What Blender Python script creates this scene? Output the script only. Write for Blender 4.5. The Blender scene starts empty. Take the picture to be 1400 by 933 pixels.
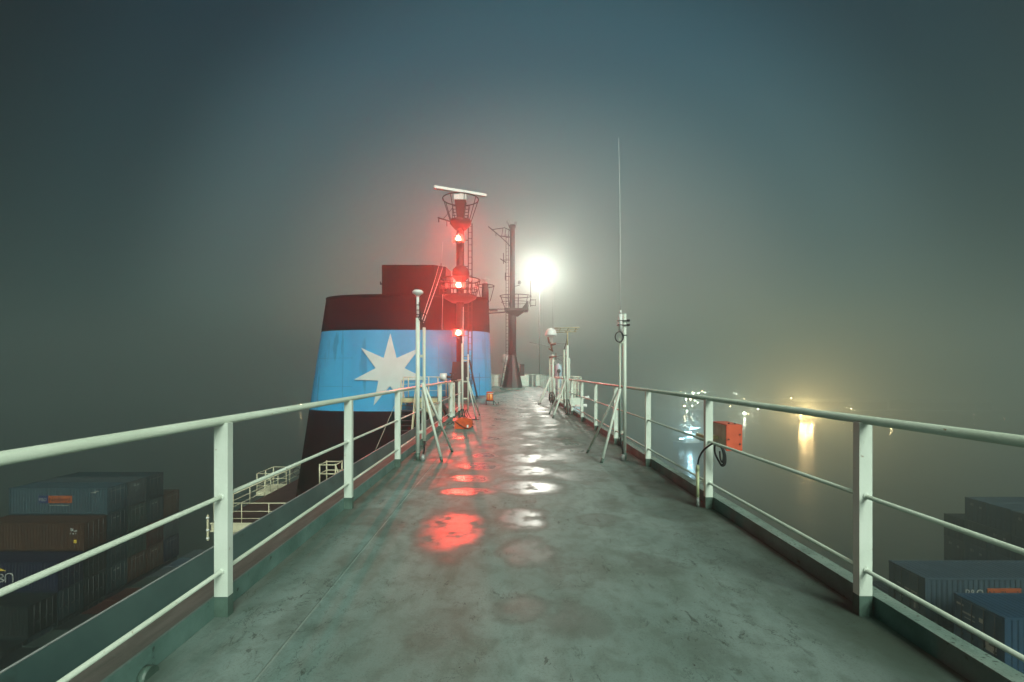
import bpy, bmesh, math, random
from mathutils import Vector, Matrix
R = math.radians
PI = math.pi
random.seed(7)
S = bpy.context.scene
COL = S.collection

# ------------------------------------------------------------------ camera
cam_d = bpy.data.cameras.new("camera")
cam = bpy.data.objects.new("camera", cam_d)
COL.objects.link(cam)
cam.location = (0, 0, 1.40)
cam.rotation_euler = (R(90), 0, 0)
cam_d.sensor_width = 36.0
cam_d.lens = 640 / 1400 * 36.0
cam_d.shift_x = 3 / 1400
cam_d.shift_y = 41.5 / 1400
cam_d.clip_end = 5000
cam_d.clip_start = 0.02
S.camera = cam

# ------------------------------------------------------------------ world, key light, exposure
w = bpy.data.worlds.new("World")
S.world = w
w.use_nodes = True
nt = w.node_tree
nt.nodes.clear()
wo = nt.nodes.new("ShaderNodeOutputWorld")
bg = nt.nodes.new("ShaderNodeBackground")
tc = nt.nodes.new("ShaderNodeTexCoord")
dot = nt.nodes.new("ShaderNodeVectorMath"); dot.operation = 'DOT_PRODUCT'
nrm = nt.nodes.new("ShaderNodeVectorMath"); nrm.operation = 'NORMALIZE'
g = Vector((0.05, 1.0, 0.02)).normalized()
dot.inputs[1].default_value = g
ramp = nt.nodes.new("ShaderNodeValToRGB")
ramp.color_ramp.interpolation = 'EASE'
cr = ramp.color_ramp
cr.elements[0].position = 0.0; cr.elements[0].color = (0.002, 0.008, 0.011, 1)
cr.elements[1].position = 1.0; cr.elements[1].color = (0.205, 0.220, 0.205, 1)
for p, c in ((0.55, (0.001, 0.007, 0.011)), (0.70, (0.005, 0.026, 0.036)), (0.83, (0.056, 0.098, 0.112)), (0.94, (0.158, 0.180, 0.178))):
    e = cr.elements.new(p); e.color = (*c, 1)
nt.links.new(tc.outputs['Generated'], nrm.inputs[0])
nt.links.new(nrm.outputs[0], dot.inputs[0])
nt.links.new(dot.outputs['Value'], ramp.inputs[0])
sepw = nt.nodes.new("ShaderNodeSeparateXYZ")
nt.links.new(nrm.outputs[0], sepw.inputs[0])
tint = nt.nodes.new("ShaderNodeValToRGB")
tint.color_ramp.elements[0].position = 0.0; tint.color_ramp.elements[0].color = (1.80, 1.78, 1.25, 1)
te = tint.color_ramp.elements.new(0.2); te.color = (1.10, 1.14, 1.0, 1)
te = tint.color_ramp.elements[len(tint.color_ramp.elements) - 1]; te.position = 0.55; te.color = (0.38, 0.80, 0.98, 1)
nt.links.new(sepw.outputs['Z'], tint.inputs[0])
mulw = nt.nodes.new("ShaderNodeMix"); mulw.data_type = 'RGBA'; mulw.blend_type = 'MULTIPLY'; mulw.inputs[0].default_value = 1
nt.links.new(ramp.outputs[0], mulw.inputs[6]); nt.links.new(tint.outputs[0], mulw.inputs[7])
nt.links.new(mulw.outputs[2], bg.inputs[0])
bg.inputs[1].default_value = 1.22
nt.links.new(bg.outputs[0], wo.inputs[0])

sun_d = bpy.data.lights.new("deck_key_light", 'SUN')
sun_d.energy = 4.4
sun_d.angle = R(28)
sun_d.color = (0.89, 1.0, 0.86)
sun = bpy.data.objects.new("deck_key_light", sun_d)
COL.objects.link(sun)
sun.rotation_euler = Vector((-0.34, 0.74, -0.56)).to_track_quat('-Z', 'Y').to_euler()

S.view_settings.view_transform = 'Standard'
S.view_settings.look = 'None'
S.view_settings.exposure = 0.0
S.view_settings.gamma = 1.0
S.view_settings.use_curve_mapping = False
S.render.engine = 'CYCLES'
S.cycles.use_denoising = True
S.cycles.volume_bounces = 3
S.cycles.max_bounces = 6
S.cycles.diffuse_bounces = 2
S.cycles.glossy_bounces = 3
S.cycles.transparent_max_bounces = 12
S.cycles.sample_clamp_indirect = 3.0

def W(x, y, d):
    """photo pixel at distance d -> place in the world (used to survey the real layout)"""
    return Vector(((x - 697) * d / 640, d, 1.4 - (y - 508) * d / 640))

# ------------------------------------------------------------------ materials
def lin(c):
    return tuple(((v / 255 / 12.92) if v / 255 <= 0.04045 else (((v / 255 + 0.055) / 1.055) ** 2.4)) for v in c)

def new_mat(name):
    m = bpy.data.materials.new(name)
    m.use_nodes = True
    n = m.node_tree
    n.nodes.clear()
    o = n.nodes.new("ShaderNodeOutputMaterial")
    b = n.nodes.new("ShaderNodeBsdfPrincipled")
    n.links.new(b.outputs[0], o.inputs[0])
    return m, n, b, o

def N(n, t, **kw):
    nd = n.nodes.new(t)
    for k, v in kw.items():
        setattr(nd, k, v)
    return nd

def paint(name, c1, c2=None, rough=0.45, scale=3.0, bump=0.15, bscale=40.0, metal=0.0, spots=None, spot_amt=0.62, spot_scale=9.0, spec=0.5, stretch=(1, 1, 1)):
    m, n, b, o = new_mat(name)
    c2 = c2 or tuple(v * 0.75 for v in c1)
    tc = N(n, "ShaderNodeTexCoord")
    mp = N(n, "ShaderNodeMapping"); mp.inputs['Scale'].default_value = stretch
    n.links.new(tc.outputs['Object'], mp.inputs[0])
    ns = N(n, "ShaderNodeTexNoise"); ns.inputs['Scale'].default_value = scale; ns.inputs['Detail'].default_value = 6
    n.links.new(mp.outputs[0], ns.inputs['Vector'])
    mr = N(n, "ShaderNodeMapRange"); mr.inputs[1].default_value = 0.35; mr.inputs[2].default_value = 0.68
    n.links.new(ns.outputs['Fac'], mr.inputs[0])
    mix = N(n, "ShaderNodeMix", data_type='RGBA')
    mix.inputs[6].default_value = (*c1, 1); mix.inputs[7].default_value = (*c2, 1)
    n.links.new(mr.outputs[0], mix.inputs[0])
    out = mix.outputs[2]
    if spots:
        s = N(n, "ShaderNodeTexNoise"); s.inputs['Scale'].default_value = spot_scale; s.inputs['Detail'].default_value = 8
        n.links.new(mp.outputs[0], s.inputs['Vector'])
        mr2 = N(n, "ShaderNodeMapRange"); mr2.inputs[1].default_value = spot_amt; mr2.inputs[2].default_value = spot_amt + 0.06
        n.links.new(s.outputs['Fac'], mr2.inputs[0])
        mx = N(n, "ShaderNodeMix", data_type='RGBA'); mx.inputs[7].default_value = (*spots, 1)
        n.links.new(mr2.outputs[0], mx.inputs[0]); n.links.new(out, mx.inputs[6])
        out = mx.outputs[2]
    n.links.new(out, b.inputs['Base Color'])
    mr3 = N(n, "ShaderNodeMapRange"); mr3.inputs[3].default_value = rough * 0.8; mr3.inputs[4].default_value = min(1, rough * 1.25)
    n.links.new(ns.outputs['Fac'], mr3.inputs[0]); n.links.new(mr3.outputs[0], b.inputs['Roughness'])
    b.inputs['Metallic'].default_value = metal
    b.inputs['Specular IOR Level'].default_value = spec
    if bump:
        bn = N(n, "ShaderNodeTexNoise"); bn.inputs['Scale'].default_value = bscale; bn.inputs['Detail'].default_value = 3
        n.links.new(tc.outputs['Object'], bn.inputs['Vector'])
        bp = N(n, "ShaderNodeBump"); bp.inputs['Strength'].default_value = bump; bp.inputs['Distance'].default_value = 0.01
        n.links.new(bn.outputs['Fac'], bp.inputs['Height']); n.links.new(bp.outputs[0], b.inputs['Normal'])
    return m

def emit(name, color, strength, glass=True):
    m = bpy.data.materials.new(name); m.use_nodes = True
    n = m.node_tree; n.nodes.clear()
    o = n.nodes.new("ShaderNodeOutputMaterial"); e = n.nodes.new("ShaderNodeEmission")
    e.inputs[0].default_value = (*color, 1); e.inputs[1].default_value = strength
    if glass:
        t = n.nodes.new("ShaderNodeBsdfTransparent"); a = n.nodes.new("ShaderNodeAddShader")
        n.links.new(e.outputs[0], a.inputs[0]); n.links.new(t.outputs[0], a.inputs[1]); n.links.new(a.outputs[0], o.inputs[0])
    else:
        n.links.new(e.outputs[0], o.inputs[0])
    return m

M = {}
M['rail'] = paint('cream_rail_paint', (0.60, 0.66, 0.57), (0.47, 0.53, 0.43), 0.4, 2.2, 0.15, 60, spots=(0.26, 0.17, 0.09), spot_amt=0.685, spot_scale=22)
M['post'] = paint('cream_post_paint', (0.70, 0.76, 0.69), (0.58, 0.65, 0.57), 0.42, 2.5, 0.12, 50, spots=(0.30, 0.24, 0.16), spot_amt=0.68, spot_scale=13)
M['foot'] = paint('green_foot_paint', (0.085, 0.140, 0.115), (0.045, 0.08, 0.062), 0.45, 9, 0.3, 40)
M['coam'] = paint('green_coaming_paint', (0.14, 0.235, 0.21), (0.08, 0.15, 0.13), 0.42, 4, 0.2, 30, spots=(0.04, 0.05, 0.035), spot_amt=0.66, spot_scale=16)
M['coam_top'] = paint('worn_grey_green_paint', (0.20, 0.28, 0.24), (0.12, 0.18, 0.155), 0.7, 7, 0.5, 60, spots=(0.04, 0.06, 0.05), spot_amt=0.60, spot_scale=45)
M['gutter'] = paint('grimy_gutter_paint', (0.13, 0.13, 0.115), (0.075, 0.085, 0.07), 0.6, 5, 0.3, 25, stretch=(3, 0.4, 1))
M['defl'] = paint('teal_plate_paint', (0.07, 0.13, 0.12), (0.04, 0.085, 0.08), 0.5, 2, 0.15, 12, spots=(0.03, 0.05, 0.04), spot_amt=0.66, spot_scale=4)
M['blue'] = paint('sky_blue_funnel_paint', (0.038, 0.36, 0.66), (0.026, 0.30, 0.58), 0.42, 0.8, 0.12, 1.2, spots=(0.022, 0.24, 0.46), spot_amt=0.60, spot_scale=2.2, stretch=(1, 1, 0.14))
M['blue_line'] = paint('darker_seam_blue_paint', (0.015, 0.15, 0.33), None, 0.5, 3, 0.1, 10)  # darker blue for the weld seams and pipework
M['black'] = paint('black_funnel_paint', (0.0035, 0.0035, 0.004), (0.002, 0.002, 0.0025), 0.7, 1.5, 0.1, 2, spec=0.06)
M['star'] = paint('white_star_paint', (0.54, 0.68, 0.67), (0.46, 0.60, 0.59), 0.5, 1.2, 0.1, 3)
M['mast'] = paint('dark_brown_mast_paint', (0.022, 0.015, 0.018), (0.015, 0.011, 0.013), 0.5, 4, 0.15, 12)
M['redmast'] = paint('oxide_red_mast_paint', (0.040, 0.010, 0.010), (0.026, 0.008, 0.008), 0.5, 4, 0.15, 12)
M['cream'] = paint('cream_house_paint', (0.66, 0.62, 0.44), (0.55, 0.52, 0.36), 0.5, 2, 0.1, 8, spots=(0.25, 0.15, 0.08), spot_amt=0.68, spot_scale=8)
M['yellow'] = paint('old_yellow_cream_paint', (0.55, 0.50, 0.28), (0.42, 0.38, 0.22), 0.5, 3, 0.1, 12, spots=(0.2, 0.12, 0.06), spot_amt=0.66)
M['reddeck'] = paint('dark_red_oxide_deck', (0.040, 0.013, 0.011), (0.026, 0.009, 0.008), 0.6, 1.5, 0.2, 6)
M['hull'] = paint('dark_hull_paint', (0.012, 0.016, 0.018), (0.008, 0.011, 0.012), 0.6, 0.5, 0.1, 3)
M['white'] = paint('white_dome_plastic', (0.78, 0.80, 0.78), (0.70, 0.72, 0.70), 0.35, 4, 0.05, 30)
M['rubber'] = paint('black_cable_rubber', (0.010, 0.011, 0.012), None, 0.45, 30, 0.1, 80)
M['orange'] = paint('orange_case_fabric', (0.62, 0.085, 0.012), (0.42, 0.05, 0.01), 0.5, 12, 0.5, 90)
M['orange_light'] = paint('lantern_amber_glass', (0.90, 0.42, 0.12), (0.8, 0.30, 0.07), 0.3, 12, 0.1, 60)
M['redbox'] = paint('red_orange_box_paint', (0.62, 0.105, 0.05), (0.54, 0.085, 0.04), 0.4, 6, 0.15, 60, spots=(0.2, 0.05, 0.03), spot_amt=0.70, spot_scale=30)
M['boxgrey'] = paint('weathered_grey_box_paint', (0.56, 0.53, 0.42), (0.36, 0.33, 0.25), 0.5, 8, 0.15, 60)
M['pipe_green'] = paint('pale_yellow_green_pipe', (0.56, 0.62, 0.36), (0.48, 0.54, 0.32), 0.4, 10, 0.1, 60)
M['pipe_base'] = paint('grey_pipe_foot', (0.22, 0.25, 0.23), (0.14, 0.17, 0.15), 0.5, 20, 0.2, 60)
M['dark'] = paint('dark_grey_metal', (0.03, 0.032, 0.033), None, 0.5, 8, 0.1, 40)
M['paleblue'] = paint('pale_blue_paint', (0.42, 0.55, 0.62), (0.34, 0.46, 0.54), 0.4, 4, 0.1, 30)
M['copper'] = paint('rusty_fitting_metal', (0.24, 0.08, 0.045), (0.12, 0.04, 0.03), 0.5, 20, 0.2, 80)
M['steelgrey'] = paint('galvanised_steel', (0.36, 0.38, 0.37), (0.26, 0.28, 0.27), 0.4, 6, 0.1, 50, metal=0.3)
M['quay'] = paint('quay_concrete', (0.16, 0.155, 0.14), None, 0.8, 0.1, 0.2, 1)
M['shed'] = paint('shed_cladding', (0.12, 0.12, 0.11), None, 0.6, 0.1, 0.1, 1)
M['hullblack'] = paint('tug_hull_paint', (0.02, 0.025, 0.03), None, 0.4, 1, 0.1, 3)

CONT = {
    'grey-blue': ((0.045, 0.085, 0.105), (0.032, 0.065, 0.080)),
    'slate': ((0.060, 0.082, 0.086), (0.045, 0.062, 0.068)),
    'dark teal': ((0.018, 0.045, 0.052), (0.012, 0.034, 0.040)),
    'brown': ((0.085, 0.038, 0.016), (0.055, 0.024, 0.011)),
    'rust red': ((0.075, 0.018, 0.010), (0.05, 0.012, 0.008)),
    'navy': ((0.005, 0.010, 0.042), (0.004, 0.008, 0.030)),
    'grey green': ((0.045, 0.075, 0.062), (0.032, 0.055, 0.046)),
    'black green': ((0.010, 0.020, 0.018), (0.007, 0.014, 0.013)),
    'bright blue': ((0.012, 0.065, 0.130), (0.010, 0.050, 0.100)),
    'steel blue': ((0.050, 0.090, 0.120), (0.038, 0.070, 0.096)),
}
for k, (a, b_) in CONT.items():
    fk = .62 if 'blue' in k or k == 'slate' else .5; a = tuple(v * fk for v in a); b_ = tuple(v * fk for v in b_)
    M[k] = paint(k.replace(' ', '_') + '_container_paint', a, b_, 0.5, 0.9, 0.1, 6, spots=tuple(v * 0.6 + 0.003 for v in a), spot_amt=0.62, spot_scale=3)
M['cframe'] = paint('container_frame_paint', (0.03, 0.045, 0.05), None, 0.5, 2, 0.1, 10)
M['lockbar'] = paint('dull_lock_bar_metal', (0.04, 0.045, 0.045), None, 0.6, 3, 0, 10)
M['marking'] = paint('white_marking_paint', (0.28, 0.29, 0.27), None, 0.5, 2, 0, 10)
M['orange_panel'] = paint('orange_logo_panel', (0.30, 0.07, 0.02), None, 0.5, 2, 0, 10)
M['navy_panel'] = paint('navy_logo_panel', (0.008, 0.02, 0.09), None, 0.5, 2, 0, 10)
M['black_letter'] = paint('black_lettering', (0.01, 0.01, 0.012), None, 0.5, 2, 0, 10)
M['yellow_mark'] = paint('yellow_sticker', (0.6, 0.42, 0.05), None, 0.5, 2, 0, 10)

# deck: painted plate with dents that hold water
def deck_material():
    m, n, b, o = new_mat('wet_green_deck_paint')
    L = n.links.new
    tc = N(n, "ShaderNodeTexCoord")
    P = tc.outputs['Object']
    def noise(scale, detail=5, stretch=None, rough=0.55, dist=0.0):
        v = P
        if stretch:
            mp = N(n, "ShaderNodeMapping"); mp.inputs['Scale'].default_value = stretch; L(P, mp.inputs[0]); v = mp.outputs[0]
        t = N(n, "ShaderNodeTexNoise"); t.inputs['Scale'].default_value = scale; t.inputs['Detail'].default_value = detail
        t.inputs['Roughness'].default_value = rough; t.inputs['Distortion'].default_value = dist
        L(v, t.inputs['Vector']); return t.outputs['Fac']
    def mr(v, a, b2, c=0.0, d=1.0, smooth=True):
        t = N(n, "ShaderNodeMapRange"); t.interpolation_type = 'SMOOTHSTEP' if smooth else 'LINEAR'
        for i, q in enumerate((a, b2, c, d)): t.inputs[1 + i].default_value = q
        L(v, t.inputs[0]); return t.outputs[0]
    def ma(op, a, b2=None, clamp=False):
        t = N(n, "ShaderNodeMath", operation=op); t.use_clamp = clamp
        for i, q in enumerate((a, b2)):
            if q is None: continue
            if isinstance(q, (int, float)): t.inputs[i].default_value = q
            else: L(q, t.inputs[i])
        return t.outputs[0]
    def mixc(f, a, b2):
        t = N(n, "ShaderNodeMix", data_type='RGBA')
        if isinstance(f, float): t.inputs[0].default_value = f
        else: L(f, t.inputs[0])
        for i, q in ((6, a), (7, b2)):
            if isinstance(q, tuple): t.inputs[i].default_value = (*q, 1)
            else: L(q, t.inputs[i])
        return t.outputs[2]
    # warped coordinates
    wn = N(n, "ShaderNodeTexNoise"); wn.inputs['Scale'].default_value = 2.6; wn.inputs['Detail'].default_value = 4
    L(P, wn.inputs['Vector'])
    vm = N(n, "ShaderNodeVectorMath", operation='SUBTRACT'); vm.inputs[1].default_value = (0.5, 0.5, 0.5); L(wn.outputs['Color'], vm.inputs[0])
    vs = N(n, "ShaderNodeVectorMath", operation='SCALE'); vs.inputs['Scale'].default_value = 0.27; L(vm.outputs[0], vs.inputs[0])
    va = N(n, "ShaderNodeVectorMath", operation='ADD'); L(P, va.inputs[0]); L(vs.outputs[0], va.inputs[1])
    PW = va.outputs[0]
    # regular dents between the frames under the plate
    mp = N(n, "ShaderNodeMapping"); mp.inputs['Location'].default_value = (-0.33 + 0.0, -0.05, 0); mp.inputs['Scale'].default_value = (1 / 0.73, 1 / 0.80, 1)
    L(PW, mp.inputs[0])
    vo = N(n, "ShaderNodeTexVoronoi", voronoi_dimensions='2D'); vo.inputs['Scale'].default_value = 1.0; vo.inputs['Randomness'].default_value = 0.30
    L(mp.outputs[0], vo.inputs['Vector'])
    sep = N(n, "ShaderNodeSeparateColor"); L(vo.outputs['Color'], sep.inputs[0])
    rad = mr(sep.outputs[0], 0, 1, 0.10, 0.46, False)
    big = mr(noise(0.45, 2), 0.40, 0.60)
    dd = ma('SUBTRACT', rad, vo.outputs['Distance'])
    pud = mr(dd, -0.06, 0.22)
    halo = mr(dd, -0.2, 0.18)
    # more water further along the deck
    sx = N(n, "ShaderNodeSeparateXYZ"); L(P, sx.inputs[0])
    far = mr(sx.outputs[1], 4.0, 8.0)
    keep = ma('MAXIMUM', ma('MULTIPLY', far, mr(sep.outputs[1], 0.15, 0.30)), ma('MULTIPLY', mr(sep.outputs[1], 0.45, 0.8), 0.40))
    keep = ma('MULTIPLY', keep, mr(noise(4.5, 4, None, 0.6), 0.36, 0.52, 0.25, 1.0))
    pud = ma('MULTIPLY', pud, keep)
    halo = ma('MULTIPLY', halo, ma('ADD', ma('MULTIPLY', keep, 0.7), 0.3))
    hbr = mr(noise(3.4, 7, None, 0.66, 0.4), 0.34, 0.60, 0.42, 1.0)
    halo = ma('MULTIPLY', halo, hbr)
    brk = mr(noise(5.5, 5, None, 0.62), 0.36, 0.50, 0.12, 1.0)
    # surveyed puddles nearest the camera: x, y, rx, ry, wetness
    for (px, py, rx, ry, wet) in ((-0.52, 4.15, .30, .60, .85), (-0.50, 5.45, .34, .20, 1), (-0.50, 6.15, .30, .22, 1), (-0.45, 6.95, .32, .33, 1), (-0.42, 7.8, .22, .28, 1), (-0.42, 8.7, .2, .3, .9),
                                   (0.12, 4.45, .25, .33, .85), (0.14, 3.62, .20, .28, .45), (0.08, 2.76, .15, .17, .4), (0.20, 5.65, .42, .33, .9), (0.22, 6.6, .40, .38, .8), (0.2, 7.6, .4, .4, .8),
                                   (0.85, 4.4, .2, .16, .3), (1.62, 5.5, .22, .28, .55), (1.60, 4.62, .25, .22, .5), (-1.38, 4.5, .19, .26, .4), (-1.30, 6.0, .24, .4, .35), (0.9, 6.3, .4, .35, .6), (0.85, 7.6, .4, .4, .6)):
        a = N(n, "ShaderNodeVectorMath", operation='SUBTRACT'); a.inputs[1].default_value = (px, py, 0); L(PW, a.inputs[0])
        c = N(n, "ShaderNodeVectorMath", operation='MULTIPLY'); c.inputs[1].default_value = (1 / rx, 1 / ry, 0); L(a.outputs[0], c.inputs[0])
        l = N(n, "ShaderNodeVectorMath", operation='LENGTH'); L(c.outputs[0], l.inputs[0])
        p1 = ma('MULTIPLY', mr(l.outputs['Value'], 1.15, 0.62), float(wet)); p1 = ma('MULTIPLY', p1, brk)
        h1 = ma('MULTIPLY', ma('MULTIPLY', mr(l.outputs['Value'], 1.6, 0.6), 0.8), hbr)
        pud = ma('MAXIMUM', pud, p1); halo = ma('MAXIMUM', halo, h1)
    # colour
    fine = noise(7, 8, (1, 0.8, 1), 0.65, 0.3)
    base = mixc(mr(noise(1.1, 6, (1.3, 0.6, 1)), 0.35, 0.65), (0.165, 0.245, 0.222), (0.225, 0.310, 0.288))
    base = mixc(mr(fine, 0.42, 0.68, 0, 0.5), base, (0.100, 0.140, 0.115))
    stain = mr(noise(1.7, 7, (1, 0.55, 1), 0.6, 0.8), 0.50, 0.70, 0, 0.55)
    base = mixc(stain, base, (0.098, 0.148, 0.118))
    hair = mr(ma('ABSOLUTE', ma('SUBTRACT', noise(2.6, 7, None, 0.62, 0.5), 0.5)), 0.006, 0.0015)
    base = mixc(ma('MULTIPLY', hair, ma('MULTIPLY', mr(noise(0.9, 3), 0.48, 0.58), 0.6)), base, (0.035, 0.042, 0.032))
    hair2 = mr(ma('ABSOLUTE', ma('SUBTRACT', noise(7.0, 5, (1, .5, 1), 0.6, 0.2), 0.5)), 0.008, 0.002)
    base = mixc(ma('MULTIPLY', hair2, ma('MULTIPLY', mr(noise(1.6, 3), 0.52, 0.62), 0.45)), base, (0.04, 0.045, 0.035))
    streak = mr(noise(14, 8, (1.0, 0.45, 1), 0.78, 0.6), 0.555, 0.64, 0, 0.75)
    streak = ma('MULTIPLY', streak, mr(noise(1.3, 3), 0.46, 0.6))
    base = mixc(streak, base, (0.035, 0.045, 0.035))
    base = mixc(ma('MULTIPLY', halo, 0.50), base, (0.074, 0.118, 0.096))
    rim = ma('MULTIPLY', mr(halo, 0.1, 0.35), mr(halo, 0.75, 0.4)); rim = ma('MULTIPLY', rim, 0.28)
    base = mixc(rim, base, (0.06, 0.065, 0.045))
    base = mixc(ma('MULTIPLY', pud, 0.40), base, (0.070, 0.088, 0.072))
    # uneven darker band along both coamings
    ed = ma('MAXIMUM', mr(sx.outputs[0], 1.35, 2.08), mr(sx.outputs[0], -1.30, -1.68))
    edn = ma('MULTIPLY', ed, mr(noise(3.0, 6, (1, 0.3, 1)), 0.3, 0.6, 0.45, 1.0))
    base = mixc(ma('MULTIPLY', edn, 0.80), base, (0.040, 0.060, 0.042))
    specks = mr(noise(45, 3), 0.70, 0.74, 0, 0.85)
    grit = mr(noise(85, 4, None, 0.7), 0.50, 0.68, 0, 0.40)
    base = mixc(grit, base, (0.085, 0.115, 0.10))
    base = mixc(specks, base, (0.02, 0.022, 0.02))
    # weld seams
    def line(comp, pos, hw):
        return mr(ma('ABSOLUTE', ma('SUBTRACT', comp, pos)), hw, hw * 0.3)
    seam = line(sx.outputs[0], -1.155, 0.008)
    wrap = N(n, "ShaderNodeMath", operation='PINGPONG'); wrap.inputs[1].default_value = 1.2
    L(ma('ADD', sx.outputs[1], -0.12), wrap.inputs[0])
    seam2 = ma('MULTIPLY', mr(wrap.outputs[0], 0.011, 0.003), ma('MULTIPLY', mr(sx.outputs[1], 4.0, 9, 0.0, 1.0), mr(noise(2.0, 3), 0.4, 0.6)))
    seams = ma('MAXIMUM', seam, seam2)
    base = mixc(ma('MULTIPLY', seams, 0.5), base, (0.26, 0.32, 0.28))
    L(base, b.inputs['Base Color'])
    damp = mr(noise(2.2, 5, (1, 0.5, 1)), 0.40, 0.62)
    rdry = ma('SUBTRACT', 0.62, ma('MULTIPLY', ma('MULTIPLY', damp, mr(sx.outputs[1], 3.5, 9)), 0.16))
    rough = N(n, "ShaderNodeMix"); rough.inputs[3].default_value = 0.26
    L(ma('MAXIMUM', pud, ma('MULTIPLY', halo, 0.25)), rough.inputs[0]); L(rdry, rough.inputs[2])
    L(rough.outputs[0], b.inputs['Roughness'])
    sl = N(n, 'ShaderNodeMix'); sl.inputs[2].default_value = 0.22; sl.inputs[3].default_value = 0.5
    L(ma('MAXIMUM', pud, ma('MULTIPLY', halo, 0.4)), sl.inputs[0]); L(sl.outputs[0], b.inputs['Specular IOR Level'])
    b.inputs['IOR'].default_value = 1.45
    # relief
    h = ma('MULTIPLY', noise(30, 4), 0.0015)
    h = ma('MULTIPLY', h, ma('SUBTRACT', 1.0, ma('MULTIPLY', pud, 0.93)))
    h = ma('ADD', h, ma('MULTIPLY', noise(110, 2), 0.0006))
    h = ma('ADD', h, ma('MULTIPLY', seams, 0.003))
    h = ma('ADD', h, ma('MULTIPLY', noise(1.4, 2), 0.004))
    bp = N(n, "ShaderNodeBump"); bp.inputs['Strength'].default_value = 1.0; bp.inputs['Distance'].default_value = 1.0
    L(h, bp.inputs['Height']); L(bp.outputs[0], b.inputs['Normal'])
    return m
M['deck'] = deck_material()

def water_material():
    m, n, b, o = new_mat('harbour_water')
    tc = N(n, "ShaderNodeTexCoord")
    b.inputs['Base Color'].default_value = (0.012, 0.016, 0.010, 1)
    b.inputs['Roughness'].default_value = 0.23
    b.inputs['IOR'].default_value = 1.33
    a = N(n, "ShaderNodeTexNoise"); a.inputs['Scale'].default_value = 0.22; a.inputs['Detail'].default_value = 5
    n.links.new(tc.outputs['Object'], a.inputs['Vector'])
    bp = N(n, "ShaderNodeBump"); bp.inputs['Strength'].default_value = 0.6; bp.inputs['Distance'].default_value = 0.30
    n.links.new(a.outputs['Fac'], bp.inputs['Height']); n.links.new(bp.outputs[0], b.inputs['Normal'])
    return m
M['water'] = water_material()

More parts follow.
